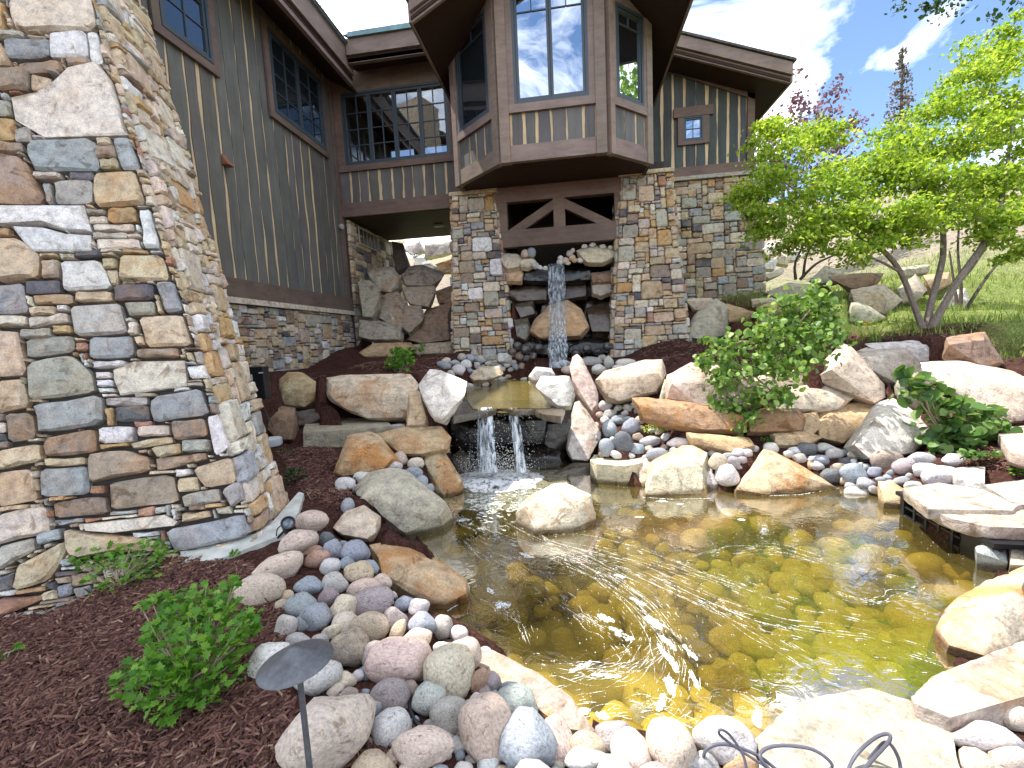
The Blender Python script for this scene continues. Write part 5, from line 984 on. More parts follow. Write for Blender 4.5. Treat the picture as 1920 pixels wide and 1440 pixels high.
sheet('thin trickle left of the lower waterfall', [P(897, 764, 5.15), P(897, 820, 5.1), P(898, 880, 5.05)], .03, .03, 12)
sheet('little sunlit cascade behind the passage', [P(782, 478, 12.6), P(790, 488, 12.4), P(786, 505, 12.0)], .35, .45, 14)
# spray drops and foam
octv = np.array([(1,0,0),(-1,0,0),(0,1,0),(0,-1,0),(0,0,1),(0,0,-1)], float); octf = np.array([(0,2,4),(2,1,4),(1,3,4),(3,0,4),(2,0,5),(1,2,5),(3,1,5),(0,3,5)])
def drops(name, pos, rad, mat, label=None):
    pos = np.array(pos); rad = np.array(rad); V = (octv[None]*rad[:, None, None]+pos[:, None]).reshape(-1, 3)
    F = (octf[None]+6*np.arange(len(pos))[:, None, None]).reshape(-1, 3); o = link(name, mesh_np(name, V, F, True), mat); tag(o, label, kind='stuff'); return o
pos, rad = [], []
for _ in range(900):
    xx = rng.choice([912, 914, 970, 978, 897, 1000, 940]); yy = rng.uniform(770, 895); pos.append(P(xx+rng.gauss(0, 6+(yy-770)*.08), yy, 5.0+rng.gauss(0, .06))); rad.append(rng.uniform(.0018, .0045))
for _ in range(1700):
    xx = 922+rng.gauss(0, 34); yy = 892-abs(rng.gauss(0, 26)); pos.append(P(xx, yy, 4.95+rng.gauss(0, .12))); rad.append(rng.uniform(.002, .0065))
for _ in range(220):
    yy = rng.uniform(600, 700); pos.append(P(1045+rng.gauss(0, 14+(yy-500)*.06), yy, 8.4)); rad.append(rng.uniform(.003, .007))
drops('spray', pos, rad, MT['foam'], 'white spray drops round the falling water')
# churned white water where the lower falls land
V, F = [], []; g = 46
ca_ = on(905, 905, 2, 0)
for j in range(g):
    for i in range(g):
        x, y = ca_[0]-.55+1.5*i/(g-1), ca_[1]-.75+1.25*j/(g-1); q = Vector((x*6, y*6, 1.5)); r_ = math.hypot((x-ca_[0]-.12)/.62, (y-ca_[1]-.1)/.5)
        h_ = (.055*max(0, 1-r_**2)+.05*(noise.fractal(q, .8, 2.2, 5)))*max(0, 1-r_*.85)-.012*max(0, r_-.45); V.append((x, y, h_))
F = [(j*g+i, j*g+i+1, (j+1)*g+i+1, (j+1)*g+i) for j in range(g-1) for i in range(g-1)]
mfo, t, n, l, b = newmat('churned_water'); c = coords(t, rnd=False); n1 = noisen(t, c, 16, 5, .7, 1.0)
b.inputs['Base Color'].default_value = (.80,.83,.85,1); b.inputs['Roughness'].default_value = .35; tr_ = n.new('ShaderNodeBsdfTransparent'); tr_.inputs[0].default_value = (.85,.85,.75,1); ms = n.new('ShaderNodeMixShader')
l.new(ramp(t, n1, [(.36, .0), (.52, .95)]), ms.inputs[0]); l.new(tr_.outputs[0], ms.inputs[1]); l.new(b.outputs[0], ms.inputs[2]); l.new(ms.outputs[0], n['Material Output'].inputs[0]); bump(t, b, n1, .6, .02)
tag(link('churned_water', mesh('churned_water', V, F, True), mfo), 'white churned water where the lower falls land', kind='stuff')
# floating foam: streaks that follow the swirl, flecks and patches
FV, FF = [], []
def blob(cx_, cy_, lx, ly, an, nn=9, jagged=.25, z=.004):
    b0 = len(FV); FV.append((cx_, cy_, z+.002)); ca2, sa2 = math.cos(an), math.sin(an)
    for i in range(nn):
        a = 2*math.pi*i/nn; r_ = 1+rng.uniform(-jagged, jagged); x, y = lx*r_*math.cos(a), ly*r_*math.sin(a); FV.append((cx_+x*ca2-y*sa2, cy_+x*sa2+y*ca2, z))
    for i in range(nn): FF.append((b0, b0+1+i, b0+1+(i+1) % nn))
def curve_pts(px, n_=200):
    A = np.array([on(x, y, 2, 0)[:2] for x, y in px]); tt = np.linspace(0, len(A)-1, n_); out_ = []
    for s_ in tt:
        i = min(int(s_), len(A)-2); f_ = s_-i; p0, p1, p2, p3 = A[max(i-1, 0)], A[i], A[i+1], A[min(i+2, len(A)-1)]
        out_.append(.5*((2*p1)+(-p0+p2)*f_+(2*p0-5*p1+4*p2-p3)*f_**2+(-p0+3*p1-3*p2+p3)*f_**3))
    return np.array(out_)
FLOW = [([(860,965),(930,1000),(1010,1030),(1100,1070),(1180,1120),(1240,1190),(1262,1250),(1248,1310),(1200,1335)], .05, 260), ([(900,955),(1000,1010),(1120,1060),(1220,1130),(1290,1210),(1302,1290),(1262,1345)], .06, 260),
 ([(960,1000),(1080,1035),(1200,1075),(1350,1140),(1500,1185),(1650,1205),(1760,1238)], .06, 200), ([(1000,1010),(1150,1050),(1300,1110),(1450,1200),(1560,1260),(1740,1262)], .06, 180), ([(1040,1000),(1180,1030),(1330,1080),(1480,1130),(1620,1160)], .05, 120),
 ([(1050,1290),(1130,1268),(1195,1235),(1215,1180),(1190,1140)], .05, 110), ([(1000,1245),(1100,1262),(1190,1255),(1240,1220)], .04, 80), ([(905,1125),(940,1140),(975,1170),(990,1205)], .02, 70), ([(840,960),(880,985),(930,1010),(980,1020)], .04, 160), ([(870,1000),(930,1040),(1000,1085),(1060,1130)], .07, 150), ([(1060,1130),(1110,1170),(1150,1200),(1175,1230)], .03, 60), ([(1330,1040),(1450,1030),(1560,1058),(1680,1085)], .05, 60), ([(1560,1110),(1640,1128),(1720,1100)], .02, 36), ([(1090,1330),(1170,1320),(1230,1330),(1300,1370)], .04, 70)]
for px, sg, n_ in FLOW:
    A = curve_pts(px)
    for _ in range(int(n_*.4)):
        i = rng.randrange(2, len(A)-3); tg = A[i+2]-A[i-2]; an = math.atan2(tg[1], tg[0]); off = rng.gauss(0, sg); nrm = np.array([-math.sin(an), math.cos(an)]); p = A[i]+nrm*off
        s_ = abs(rng.gauss(0, 1)); blob(p[0], p[1], .008+.02*s_, .0008+.0011*rng.random(), an+rng.gauss(0, .08), 7)
    for off in (-1.6, -1.1, -.7, -.3, .1, .5, 1.0, 1.5):          # a few long unbroken threads
        i0 = rng.randrange(0, 90); i1 = min(len(A)-1, i0+rng.randrange(40, 100)); nn = 0; b0 = len(FV)
        for i in range(i0, i1):
            tg = A[min(i+1, len(A)-1)]-A[max(i-1, 0)]; an = math.atan2(tg[1], tg[0]); nrm = np.array([-math.sin(an), math.cos(an)]); w_ = .0021*math.sin(math.pi*(i-i0+.5)/(i1-i0))*max(0, .6+1.3*noise.noise(Vector((i*.25, off*3, n_*.1)))); p = A[i]+nrm*(off*sg+.014*math.sin(i*.09+off*5)+.02*noise.noise(Vector((i*.05, off, 7))))
            FV.append((*(p-nrm*w_), .005)); FV.append((*(p+nrm*w_), .005)); nn += 1
        FF += [(b0+2*k, b0+2*k+2, b0+2*k+3, b0+2*k+1) for k in range(nn-1)]
for px, rx, ry, an in [((1195,1128),.05,.010,-.7),((1228,1165),.05,.011,-.9),((1252,1205),.05,.012,-1.1),((1262,1245),.05,.011,-1.4),((1258,1285),.05,.010,-1.65),((1240,1318),.05,.010,-2.0),((1295,1225),.05,.006,-1.2),((1302,1275),.05,.006,-1.5),((1165,1190),.075,.022,-.75),((1135,1160),.05,.02,-.6),((1225,1170),.06,.012,-1.0),((1245,1225),.05,.010,-1.3),((1255,1290),.045,.009,-1.5),((945,1135),.05,.035,.2),((920,1110),.035,.012,-.9),((1090,1250),.06,.012,.6),((1140,1268),.07,.008,0),((985,1042),.06,.02,-.6),((870,975),.06,.03,.3),((905,950),.06,.05,.2),((880,940),.05,.05,.2),((935,945),.06,.05,0),((1240,940),.05,.025,0),((1275,946),.025,.018,.2),((1420,1345),.05,.012,1.2),((1160,1080),.03,.008,-.5),((1200,970),.03,.01,0),((1390,975),.02,.01,0),((1130,1342),.02,.012,0),((1095,1335),.015,.012,.4)]:
    p = on(*px, 2, 0)
    for _ in range(22):
        a = rng.uniform(0, 6.3); rr = math.sqrt(rng.random()); q = np.array([math.cos(an), math.sin(an)])*rx*rr*math.cos(a)+np.array([-math.sin(an), math.cos(an)])*ry*rr*math.sin(a); blob(p[0]+q[0], p[1]+q[1], .010+.012*rng.random(), .006+.006*rng.random(), an, 8, .3, .003+.001*rng.random())
for _ in range(2600):      # tiny flecks
    x, y = rng.uniform(bx0, bx1), rng.uniform(by0, by1); p = proj((x, y, 0))
    if pdist(POND, np.array([x]), np.array([y]))[0] > -.03 or rng.random() > (1.0 if p[0] < 1320 else .4): continue
    blob(x, y, rng.uniform(.002, .005), rng.uniform(.0015, .003), math.atan2(-1, 2)+rng.gauss(0, .4), 5, .2)
for _ in range(420):       # foam sheet by the falls
    p = on(880+abs(rng.gauss(0, 1))*75, 905+abs(rng.gauss(0, 1))*34, 2, 0); blob(p[0], p[1], rng.uniform(.008, .03), rng.uniform(.005, .014), rng.uniform(-.6, .6), 8, .35, .004+.002*rng.random())
for lb_px in ['968,962 1000,995 1058,997 1095,985 1116,962', '1205,932 1260,936 1332,934', '1376,919 1430,930 1500,927 1571,915', '762,1008 836,974 852,955', '842,1143 882,1118 880,1095', '1753,1174 1776,1214 1844,1234']:   # foam line against the waterline of rocks
    A = np.array([on(*map(float, q.split(',')), 2, 0)[:2] for q in lb_px.split()])
    for i in range(len(A)-1):
        for k in range(26): p = A[i]+(A[i+1]-A[i])*rng.random(); tg = A[i+1]-A[i]; p = p-np.array([0, .012+.006*rng.random()]); blob(p[0], p[1], .016, .0035, math.atan2(tg[1], tg[0]), 6, .3, .005)
tris = [f for f in FF if len(f) == 3]+[(f[0], f[1], f[2]) for f in FF if len(f) == 4]+[(f[0], f[2], f[3]) for f in FF if len(f) == 4]
tag(link('floating_foam', mesh_np('floating_foam', FV, tris), MT['foam']), 'white foam streaks swirling on the pond', kind='stuff')
# ------------------------------------------------------------------ plants
LEAF = {  # outline in x (across) and y (along), folded a little along the midrib
 'oval': [(0,0),(.3,.25),(.36,.5),(.22,.8),(0,1),(-.22,.8),(-.36,.5),(-.3,.25)],
 'round': [(0,0),(.36,.12),(.5,.42),(.36,.78),(0,1.02),(-.36,.78),(-.5,.42),(-.36,.12)],
 'lobed': [(0,0),(.42,-.02),(.30,.22),(.62,.42),(.34,.55),(.36,.82),(.14,.74),(0,1.05),(-.14,.74),(-.36,.82),(-.34,.55),(-.62,.42),(-.30,.22),(-.42,-.02)],
 'rhomb': [(0,0),(.3,.45),(0,1),(-.3,.45)], 'blade': [(-.05,0),(.05,0),(.035,.55),(0,1),(-.035,.55)]}
def leaves_np(pos, size, shape, dirs=None, up=.5, droop=0.0, fold=.12):
    pos = np.asarray(pos, float); n_ = len(pos); size = np.broadcast_to(np.asarray(size, float), (n_,)); T = np.array(LEAF[shape]); k = len(T)
    ax = NR.normal(size=(n_, 3)) if dirs is None else np.asarray(dirs, float)+NR.normal(size=(n_, 3))*.35
    ax[:, 2] -= droop; ax /= np.linalg.norm(ax, axis=1)[:, None]+1e-9
    nm = NR.normal(size=(n_, 3)); nm[:, 2] += up*3; nm -= ax*(nm*ax).sum(1)[:, None]; nm /= np.linalg.norm(nm, axis=1)[:, None]+1e-9
    sx = np.cross(ax, nm); tt = T[None]*size[:, None, None]
    bend = -.18*tt[:, :, 1]**2/size[:, None]+np.abs(tt[:, :, 0])*fold*2
    V = pos[:, None]+sx[:, None]*tt[:, :, :1]+ax[:, None]*tt[:, :, 1:2]+nm[:, None]*bend[:, :, None]
    c = k//2 if shape != 'blade' else 0
    F = []
    if shape == 'blade': tri = [(0,1,2),(0,2,4),(4,2,3)]
    else: tri = [(0, i, i+1) for i in range(1, c)]+[(0, i, i+1) for i in range(c, k-1)]
    tri = np.array(tri); FF_ = (tri[None]+(np.arange(n_)*k)[:, None, None]).reshape(-1, 3)
    return V.reshape(-1, 3), FF_
def crown(name, parent, pos, size, shape, mat, **kw):
    V, F = leaves_np(pos, size, shape, **kw); o = np.array(parent.location) if parent else np.zeros(3)
    return link(name, mesh_np(name, V-o, F), mat, parent)
ML = {'maple': leaf_mat('maple_leaf', (.12,.23,.025), (.27,.41,.045), (.48,.56,.11), .58), 'aspen': leaf_mat('aspen_leaf', (.07,.16,.035), (.17,.30,.065), (.30,.43,.13), .42, .4), 'big': leaf_mat('broad_leaf', (.05,.12,.03), (.10,.20,.045), (.20,.30,.09), .35, .4),
 'currant': leaf_mat('currant_leaf', (.06,.18,.02), (.12,.29,.03), (.25,.43,.07), .45, .5), 'dark': leaf_mat('dark_leaf', (.02,.05,.015), (.035,.08,.02), (.06,.11,.03), .3), 'purple': leaf_mat('purple_leaf', (.09,.045,.085), (.16,.085,.14), (.25,.14,.20), .4), 'spruce': leaf_mat('spruce_needle', (.07,.075,.05), (.12,.10,.07), (.22,.15,.11), .2),
 'lime': leaf_mat('lime_leaf', (.16,.26,.02), (.28,.40,.03), (.40,.50,.06), .4), 'grass': leaf_mat('grass_blade', (.11,.19,.03), (.19,.28,.05), (.36,.36,.13), .35)}
MT['bark'] = plain('grey_bark', (.20,.165,.14), .9, nscale=30, namp=.35, bs=.5); MT['twig'] = plain('pale_twig', (.33,.25,.19), .8, nscale=30); MT['darkbark'] = plain('dark_bark', (.07,.055,.045), .9, nscale=30, bs=.4)
def plant(name, label, cat, base, group=None):
    e = empty(name, tuple(base)); return tag(e, label, cat, group)
def stem(e, pts, r0, r1, mat='bark', name='stem', n=7):
    o = Vector(e.location); m_ = len(pts); P_ = [Vector(p)-o for p in pts]
    # smooth path
    Q = []; 
    for i in range(m_-1):
        for k in range(4):
            f_ = k/4; p0, p1, p2, p3 = P_[max(i-1, 0)], P_[i], P_[i+1], P_[min(i+2, m_-1)]
            Q.append(.5*((2*p1)+(-p0+p2)*f_+(2*p0-5*p1+4*p2-p3)*f_**2+(-p0+3*p1-3*p2+p3)*f_**3))
    Q.append(P_[-1]); return MB().tube(Q, [r0+(r1-r0)*i/(len(Q)-1) for i in range(len(Q))], n).build(name, MT[mat], e, smooth=True)
def blobs(bl, dens, flat=.45, sub=9):      # leaf positions in layered sprays inside ellipsoids (px, py, rx, ry, depth)
    pos = []; tips = []
    for px, py, rx, ry, d in bl:
        s_ = d/FPX; n_ = int(dens*rx*ry/1000); c = P(px, py, d)
        for k in range(max(3, int(sub*rx*ry/3000))):
            v = NR.normal(size=3); v /= np.linalg.norm(v); rr = NR.random()**.4; q = c+RM[:, 0]*v[0]*rx*s_*rr+RM[:, 1]*v[1]*ry*s_*rr+RM[:, 2]*v[2]*rx*s_*.9*rr; tips.append((q, c))
            m_ = max(4, n_//max(3, int(sub*rx*ry/3000))); w_ = rx*s_*.30
            pts = NR.normal(size=(m_, 3))*np.array([w_, w_, w_*flat*.85]); pts[:, 2] -= .25*np.hypot(pts[:, 0], pts[:, 1]); pos.append(q+pts)
    return np.concatenate(pos), tips
# the maple
mb_ = ground_hit(1736, 627)[0]; dm = 6.7; mb_ = P(1736, 628, dm)
maple = plant('maple_tree', 'multi-stemmed maple with bright yellow-green leaves on the right bank', 'tree', mb_)
BLM = [(1415,262,38,22,7.2),(1462,248,46,26,7.3),(1520,236,52,26,7.5),(1560,262,40,28,7.3),(1470,300,56,30,6.9),(1400,362,42,22,6.6),(1440,345,50,30,6.5),(1398,412,34,24,6.6),(1450,410,52,32,6.3),(1520,360,60,40,6.5),(1590,330,60,40,6.6),(1560,420,64,34,6.1),(1620,400,60,40,6.3),(1500,452,46,20,6.2),(1580,468,50,18,6.0),(1640,300,56,40,6.8),(1690,262,54,36,7.0),(1700,330,64,40,6.6),(1690,410,60,36,6.2),(1650,455,44,20,6.2),(1740,210,52,30,7.2),(1790,180,52,34,7.3),(1840,150,50,34,7.3),(1780,260,60,40,6.9),(1760,350,60,44,6.5),(1830,240,56,40,7.0),(1880,200,50,40,7.2),(1890,110,44,36,7.4),(1905,50,36,34,7.5),(1850,330,56,44,6.6),(1900,300,44,46,6.8),(1830,410,54,34,6.3),(1890,420,48,40,6.4),(1740,430,50,24,6.2),(1905,480,30,24,6.4)]
pos, tips = blobs(BLM, 560, sub=14)
crown('crown', maple, pos, NR.uniform(.036, .076, len(pos)), 'oval', ML['maple'], up=.55, droop=.25)
for pts, r0, r1 in (([(1735,628,6.7),(1718,585,6.7),(1688,510,6.6),(1650,465,6.5),(1600,435,6.4),(1540,395,6.5),(1470,340,6.7)], .05, .012), ([(1738,628,6.72),(1745,570,6.75),(1768,480,6.8),(1764,400,6.8),(1748,330,6.9),(1760,290,7.0),(1720,240,7.1)], .055, .012), ([(1742,628,6.65),(1765,580,6.6),(1800,520,6.5),(1848,450,6.5),(1876,380,6.6),(1890,300,6.8),(1905,180,7.1)], .06, .014), ([(1742,626,6.75),(1790,540,6.9),(1830,490,7.0),(1880,400,7.1),(1880,300,7.2)], .04, .012), ([(1688,510,6.6),(1650,490,6.5),(1600,470,6.3),(1560,455,6.2)], .022, .008), ([(1764,400,6.8),(1740,370,6.7),(1700,330,6.6),(1640,300,6.8)], .022, .008), ([(1748,330,6.9),(1790,270,7.0),(1840,200,7.2),(1880,120,7.3)], .02, .008), ([(1600,435,6.4),(1560,360,6.6),(1530,290,7.1),(1500,245,7.4)], .018, .007), ([(1540,395,6.5),(1480,400,6.4),(1420,400,6.5)], .014, .006)):
    stem(maple, [P(*q) for q in pts], r0, r1)
tb = [q for q in tips if NR.random() < .55]; mb = MB()
for q, c in tb: mb.tube([c-np.array(maple.location), (c+q)/2-np.array(maple.location)+NR.normal(size=3)*.04, q-np.array(maple.location)], [.008, .006, .003], 5, False)
tag(mb.build('twigs', MT['bark'], maple, smooth=True), kind='stuff')
for nm, lb, base, pp, bl in (('maple_tree', 'dark-stemmed young tree behind the rock pile near the right wing', (1496,522,10), [[(1492,524,10),(1492,490,10),(1520,440,9.9),(1560,400,9.8)],[(1500,524,10.1),(1530,495,10),(1565,478,10),(1600,460,9.9)],[(1506,520,10.2),(1512,480,10.2),(1530,450,10.1)]], [(1530,420,60,26,9.9),(1580,440,50,22,9.9),(1480,430,40,24,10)]),
      ('maple_tree', 'slim dark-stemmed tree right of the bright maple', (1802,588,8.2), [[(1800,590,8.2),(1802,540,8.2),(1796,470,8.3),(1800,400,8.4)],[(1806,590,8.2),(1830,550,8.2),(1866,500,8.3),(1915,460,8.4)],[(1798,590,8.3),(1790,540,8.4),(1780,470,8.5)]], [(1800,380,60,40,8.4),(1900,400,50,50,8.4),(1900,250,50,60,8.6),(1860,90,50,40,8.8)])):
    e = plant(nm, lb, 'tree', P(*base)); ps, tp = blobs(bl, 330)
    crown('crown', e, ps, NR.uniform(.05, .09, len(ps)), 'oval', ML['maple'], up=.5)
    for q in pp: stem(e, [P(*a) for a in q], .035, .012, 'darkbark')
# aspen shrub by the pond
ab = ground_hit(1448, 832)[0]; da = dep(1448, 832, ab[2]); asp = plant('aspen_shrub', 'young aspen shrub with round glossy leaves leaning over the slabs', 'shrub', ab)
BLA = [(1390,640,46,26),(1450,600,50,34),(1500,575,44,30),(1560,565,36,24),(1480,640,60,36),(1530,620,44,30),(1350,665,34,22),(1330,700,30,22),(1400,690,52,30),(1460,690,50,30),(1510,665,40,26),(1560,615,26,20),(1380,740,40,26),(1440,735,40,24),(1360,790,30,20),(1400,780,30,18),(1480,740,26,18),(1350,760,24,14),(1540,550,30,18),(1330,640,18,14),(1470,560,18,12)]
pos, tips = blobs([(a, b_, c, d_, da-.1) for a, b_, c, d_ in BLA], 140, flat=.9, sub=17)
crown('crown', asp, pos, NR.uniform(.038, .078, len(pos)), 'round', ML['aspen'], up=.25, droop=.35)
stem(asp, [ab, P(1446,780,da), P(1448,730,da), P(1458,680,da), P(1480,630,da-.05), P(1520,580,da-.1)], .024, .008, 'twig')
for q in ([(1448,735,0),(1420,710,-.05),(1380,680,-.1),(1340,665,-.1)], [(1448,745,0),(1420,740,-.05),(1380,750,-.1),(1355,790,-.1)], [(1458,680,0),(1450,630,0),(1440,590,.05)], [(1465,665,0),(1510,640,0),(1560,600,0)], [(1447,760,0),(1420,760,-.05),(1395,785,-.1)]): stem(asp, [P(a, b_, da+c) for a, b_, c in q], .010, .004, 'twig')
mb = MB()
for q, c in tips: mb.tube([c-np.array(ab), q-np.array(ab)], [.004, .002], 4, False)
tag(mb.build('twigs', MT['twig'], asp), kind='stuff')
# broad-leaved shrub on the right
rb = ground_hit(1790, 850)[0]; dr = dep(1790, 850, rb[2])+.15; rs = plant('broad_leaved_shrub', 'broad-leaved green shrub behind the big white-topped boulder', 'shrub', P(1790, 850, dr))
pos, tips = blobs([(a, b_, c, d_, dr-.05) for a, b_, c, d_ in [(1710,715,30,16),(1740,745,36,24),(1770,780,42,30),(1810,790,44,34),(1840,810,34,34),(1790,830,44,26),(1850,770,30,20),(1760,830,36,20),(1690,700,18,8),(1850,850,36,14),(1780,750,30,16)]], 52, flat=.8, sub=10)
crown('crown', rs, pos, NR.uniform(.07, .13, len(pos)), 'round', ML['big'], up=.6, droop=.2)
mb = MB()
for q, c in tips: mb.tube([np.array((0, 0, 0)), (c-np.array(rs.location))*.6, q-np.array(rs.location)], [.009, .006, .003], 5, False)
tag(mb.build('twigs', MT['twig'], rs), kind='stuff')
# currant shrubs in the mulch
def shrub(label, px, base, bl, leaf, mat, n_, shape='lobed', sc=1.0, name='currant_shrub', twigs=18, cat='shrub', tw='twig', group=None, lift=0.0):
    b0, d = ground_hit(*base); e = plant(name, label, cat, b0, group); ps = []
    for a, b_, rx, ry, dz in bl:
        c = P(a, b_, d+dz); s_ = d/FPX; v = NR.normal(size=(int(n_*rx*ry/1000)+3, 3)); v /= np.linalg.norm(v, axis=1)[:, None]; rr = NR.random(len(v))**.38
        ps.append(c+(v[:, :1]*RM[:, 0]*rx+v[:, 1:2]*RM[:, 1]*ry+v[:, 2:3]*RM[:, 2]*(rx+ry)*.5)*s_*rr[:, None])
    ps = np.concatenate(ps); ps[:, 2] = np.maximum(ps[:, 2], np.array([H2(q[0], q[1]) for q in ps])+.012); out_ = ps-np.array(b0); out_[:, 2] *= .6
    crown('foliage', e, ps, NR.uniform(leaf*.6, leaf*1.2, len(ps)), shape, mat, dirs=out_/(np.linalg.norm(out_, axis=1)[:, None]+1e-9), up=.7, droop=.1)
    mb = MB()
    for k in range(twigs):
        q = ps[rng.randrange(len(ps))]-np.array(b0); mb.tube([NR.normal(size=3)*np.array([.02,.02,0]), q*.5+np.array([0,0,.015])+NR.normal(size=3)*.01, q], [.0035, .003, .0015], 5, False)
    if twigs: tag(mb.build('twigs', MT[tw], e), kind='stuff')
    return e
shrub('larger green currant shrub in the front mulch beside the path light', 0, (360,1310), [(370,1130,70,30,.18),(330,1180,56,36,.1),(410,1160,60,34,.12),(350,1230,80,40,0),(300,1270,70,34,-.05),(380,1270,70,40,-.05),(270,1260,40,26,0),(330,1310,60,20,-.1),(450,1190,30,36,.05),(470,1170,16,26,.05),(430,1100,18,16,.2),(290,1130,26,16,.15)], .034, ML['currant'], 52, twigs=70)
shrub('smaller green currant shrub against the foot of the stone tower', 0, (225,1105), [(190,1045,50,26,.1),(250,1050,56,30,.08),(290,1030,36,24,.1),(220,1085,60,24,0),(270,1080,40,20,0),(160,1050,20,14,.1)], .034, ML['currant'], 55, twigs=36)
shrub('sprig of currant leaves at the left picture edge', 0, (2,1245), [(10,1240,22,10,0),(36,1214,10,6,.02),(-20,1250,30,16,0)], .03, ML['currant'], 60, twigs=5)
shrub('round green shrub on the shaded bed above the cream block', 0, (750,700), [(750,676,26,20,0),(740,685,22,14,0),(762,668,18,14,0),(745,660,12,8,0)], .06, ML['currant'], 190, twigs=10)
shrub('low green shrub behind the round one by the passage', 0, (787,668), [(785,657,18,9,0),(792,650,8,6,0)], .055, ML['currant'], 220, twigs=4)
shrub('lime-green perennial in the cobble patch', 0, (1228,812), [(1228,803,22,9,0),(1222,782,12,8,0),(1240,798,14,8,0)], .035, ML['lime'], 420, shape='oval', name='perennial', cat='plant', twigs=0)
shrub('small green perennial behind the lime-green one', 0, (1173,770), [(1173,764,12,6,0)], .03, ML['currant'], 420, shape='oval', name='perennial', cat='plant', twigs=0)
shrub('dark green seedling alone in the left mulch', 0, (553,905), [(553,893,20,13,0),(545,886,10,7,0)], .035, ML['dark'], 300, shape='oval', name='perennial', cat='plant', twigs=0)
shrub('faint green seedling below the white lid', 0, (534,852), [(534,846,14,6,0)], .03, ML['dark'], 320, shape='oval', name='perennial', cat='plant', twigs=0)
shrub('small weed at the right picture edge by the shrub', 0, (1914,892), [(1914,882,16,12,0)], .03, ML['currant'], 420, shape='oval', name='perennial', cat='plant', twigs=0)
shrub('small weeds at the foot of the aspen stem', 0, (1465,838), [(1460,826,16,8,0),(1440,826,10,7,0)], .03, ML['currant'], 380, shape='oval', name='perennial', cat='plant', twigs=0)
shrub('green groundcover trailing by the right-hand shrub', 0, (1860,862), [(1830,852,30,8,0),(1880,862,26,10,0)], .05, ML['big'], 260, shape='round', name='groundcover', cat='plant', twigs=0)
shrub('tiny weed beside the mauve cobble', 0, (753,1120), [(752,1110,8,7,0)], .02, ML['currant'], 600, shape='oval', name='perennial', cat='plant', twigs=0)
shrub('tiny weed by the concrete footing', 0, (440,1055), [(440,1040,7,8,0)], .02, ML['currant'], 600, shape='oval', name='perennial', cat='plant', twigs=0)
# daylily with a yellow bloom
lb0, ld = ground_hit(1634, 641); ly = plant('daylily', 'thin daylily with one yellow bloom on the mulch by the ledge', 'flower', lb0)
crown('foliage', ly, lb0+NR.normal(size=(26, 3))*np.array([.05,.05,0]), NR.uniform(.12, .22, 26), 'blade', ML['currant'], dirs=np.tile([0,0,1.4], (26, 1)))
q = P(1625, 605, ld); MB().tube([(0,0,0), (q-lb0)*.6, q-lb0], .004, 5).build('stem', MT['twig'], ly)
crown('bloom', ly, np.tile(q, (10, 1)), .05, 'oval', leaf_mat('yellow_petal', (.6,.42,.04), (.7,.5,.06), (.7,.55,.1), .3))
# trees behind
pu = plant('purple_leaved_tree', 'sparse purple-leaved tree behind the right wing', 'tree', (8.0, 13.2, 3.0)); dp_ = 15.0
ps, tp = blobs([(1450,260,40,40,dp_),(1500,220,50,40,dp_),(1560,200,34,26,dp_),(1520,280,50,40,dp_),(1450,320,40,40,dp_),(1580,250,30,30,dp_),(1500,180,24,20,dp_),(1575,165,18,14,dp_),(1430,220,24,26,dp_),(1480,340,40,26,dp_),(1590,300,28,22,dp_),(1490,140,10,12,dp_)], 190, flat=1.2, sub=16)
pu.location = P(1470, 400, dp_); crown('crown', pu, ps, NR.uniform(.08, .16, len(ps)), 'oval', ML['purple'], up=.1)
stem(pu, [P(1468, 440, dp_), P(1470, 340, dp_), P(1490, 260, dp_), P(1510, 190, dp_)], .07, .015, 'darkbark', 'trunk'); mb = MB()
for q, c in tp: mb.tube([c-np.array(pu.location), q-np.array(pu.location)], [.012, .005], 4, False)
tag(mb.build('twigs', MT['darkbark'], pu), kind='stuff')
spx = plant('spruce_tree', 'narrow brown-green spruce top rising behind the maple', 'tree', P(1688, 330, 22)); ps = []
for k in range(15):
    yy = 92+k*15; w_ = 4+k*2.6
    for j in range(3+k//2): a = rng.uniform(0, 6.3); rr = np.linspace(.1, 1, 16); c = P(1692-k*.4, yy, 22); e_ = RM[:, 0]*math.cos(a)+RM[:, 2]*math.sin(a); ps.append(c+e_*(w_*22/FPX*rr)[:, None]+NR.normal(size=(16, 3))*.05-np.array([0,0,.22])*(rr**1.5)[:, None])
crown('crown', spx, np.concatenate(ps), .16, 'rhomb', ML['spruce'], up=.1); stem(spx, [P(1688, 340, 22), P(1690, 200, 22), P(1693, 86, 22)], .12, .02, 'darkbark', 'trunk')
ov = plant('overhanging_tree_branch', 'dark leafy branch tips hanging into the top right corner', 'branch', P(1790, -60, 6))
ps, tp = blobs([(1700,-4,26,8,6),(1745,8,18,10,6),(1770,-2,30,10,6),(1730,18,8,10,6),(1880,2,30,10,6),(1900,10,14,8,6),(1800,-20,60,14,6)], 160, flat=1.0, sub=20)
crown('foliage', ov, ps, NR.uniform(.04, .07, len(ps)), 'oval', ML['dark'], up=.1); stem(ov, [P(1930,-60,6), P(1850,-40,6), P(1770,-18,6), P(1700,-6,6)], .012, .004, 'darkbark', 'branch')
tw_ = plant('distant_tree_top', 'faint twiggy tree top above the left roof edge', 'tree', P(606, 60, 30)); ps, tp = blobs([(606,14,9,14,30),(612,36,9,12,30)], 260, flat=1.2, sub=60)
crown('crown', tw_, ps, .12, 'oval', ML['purple'], up=.1); stem(tw_, [P(612, 90, 30), P(608, 40, 30), P(606, 6, 30)], .06, .02, 'darkbark', 'trunk')
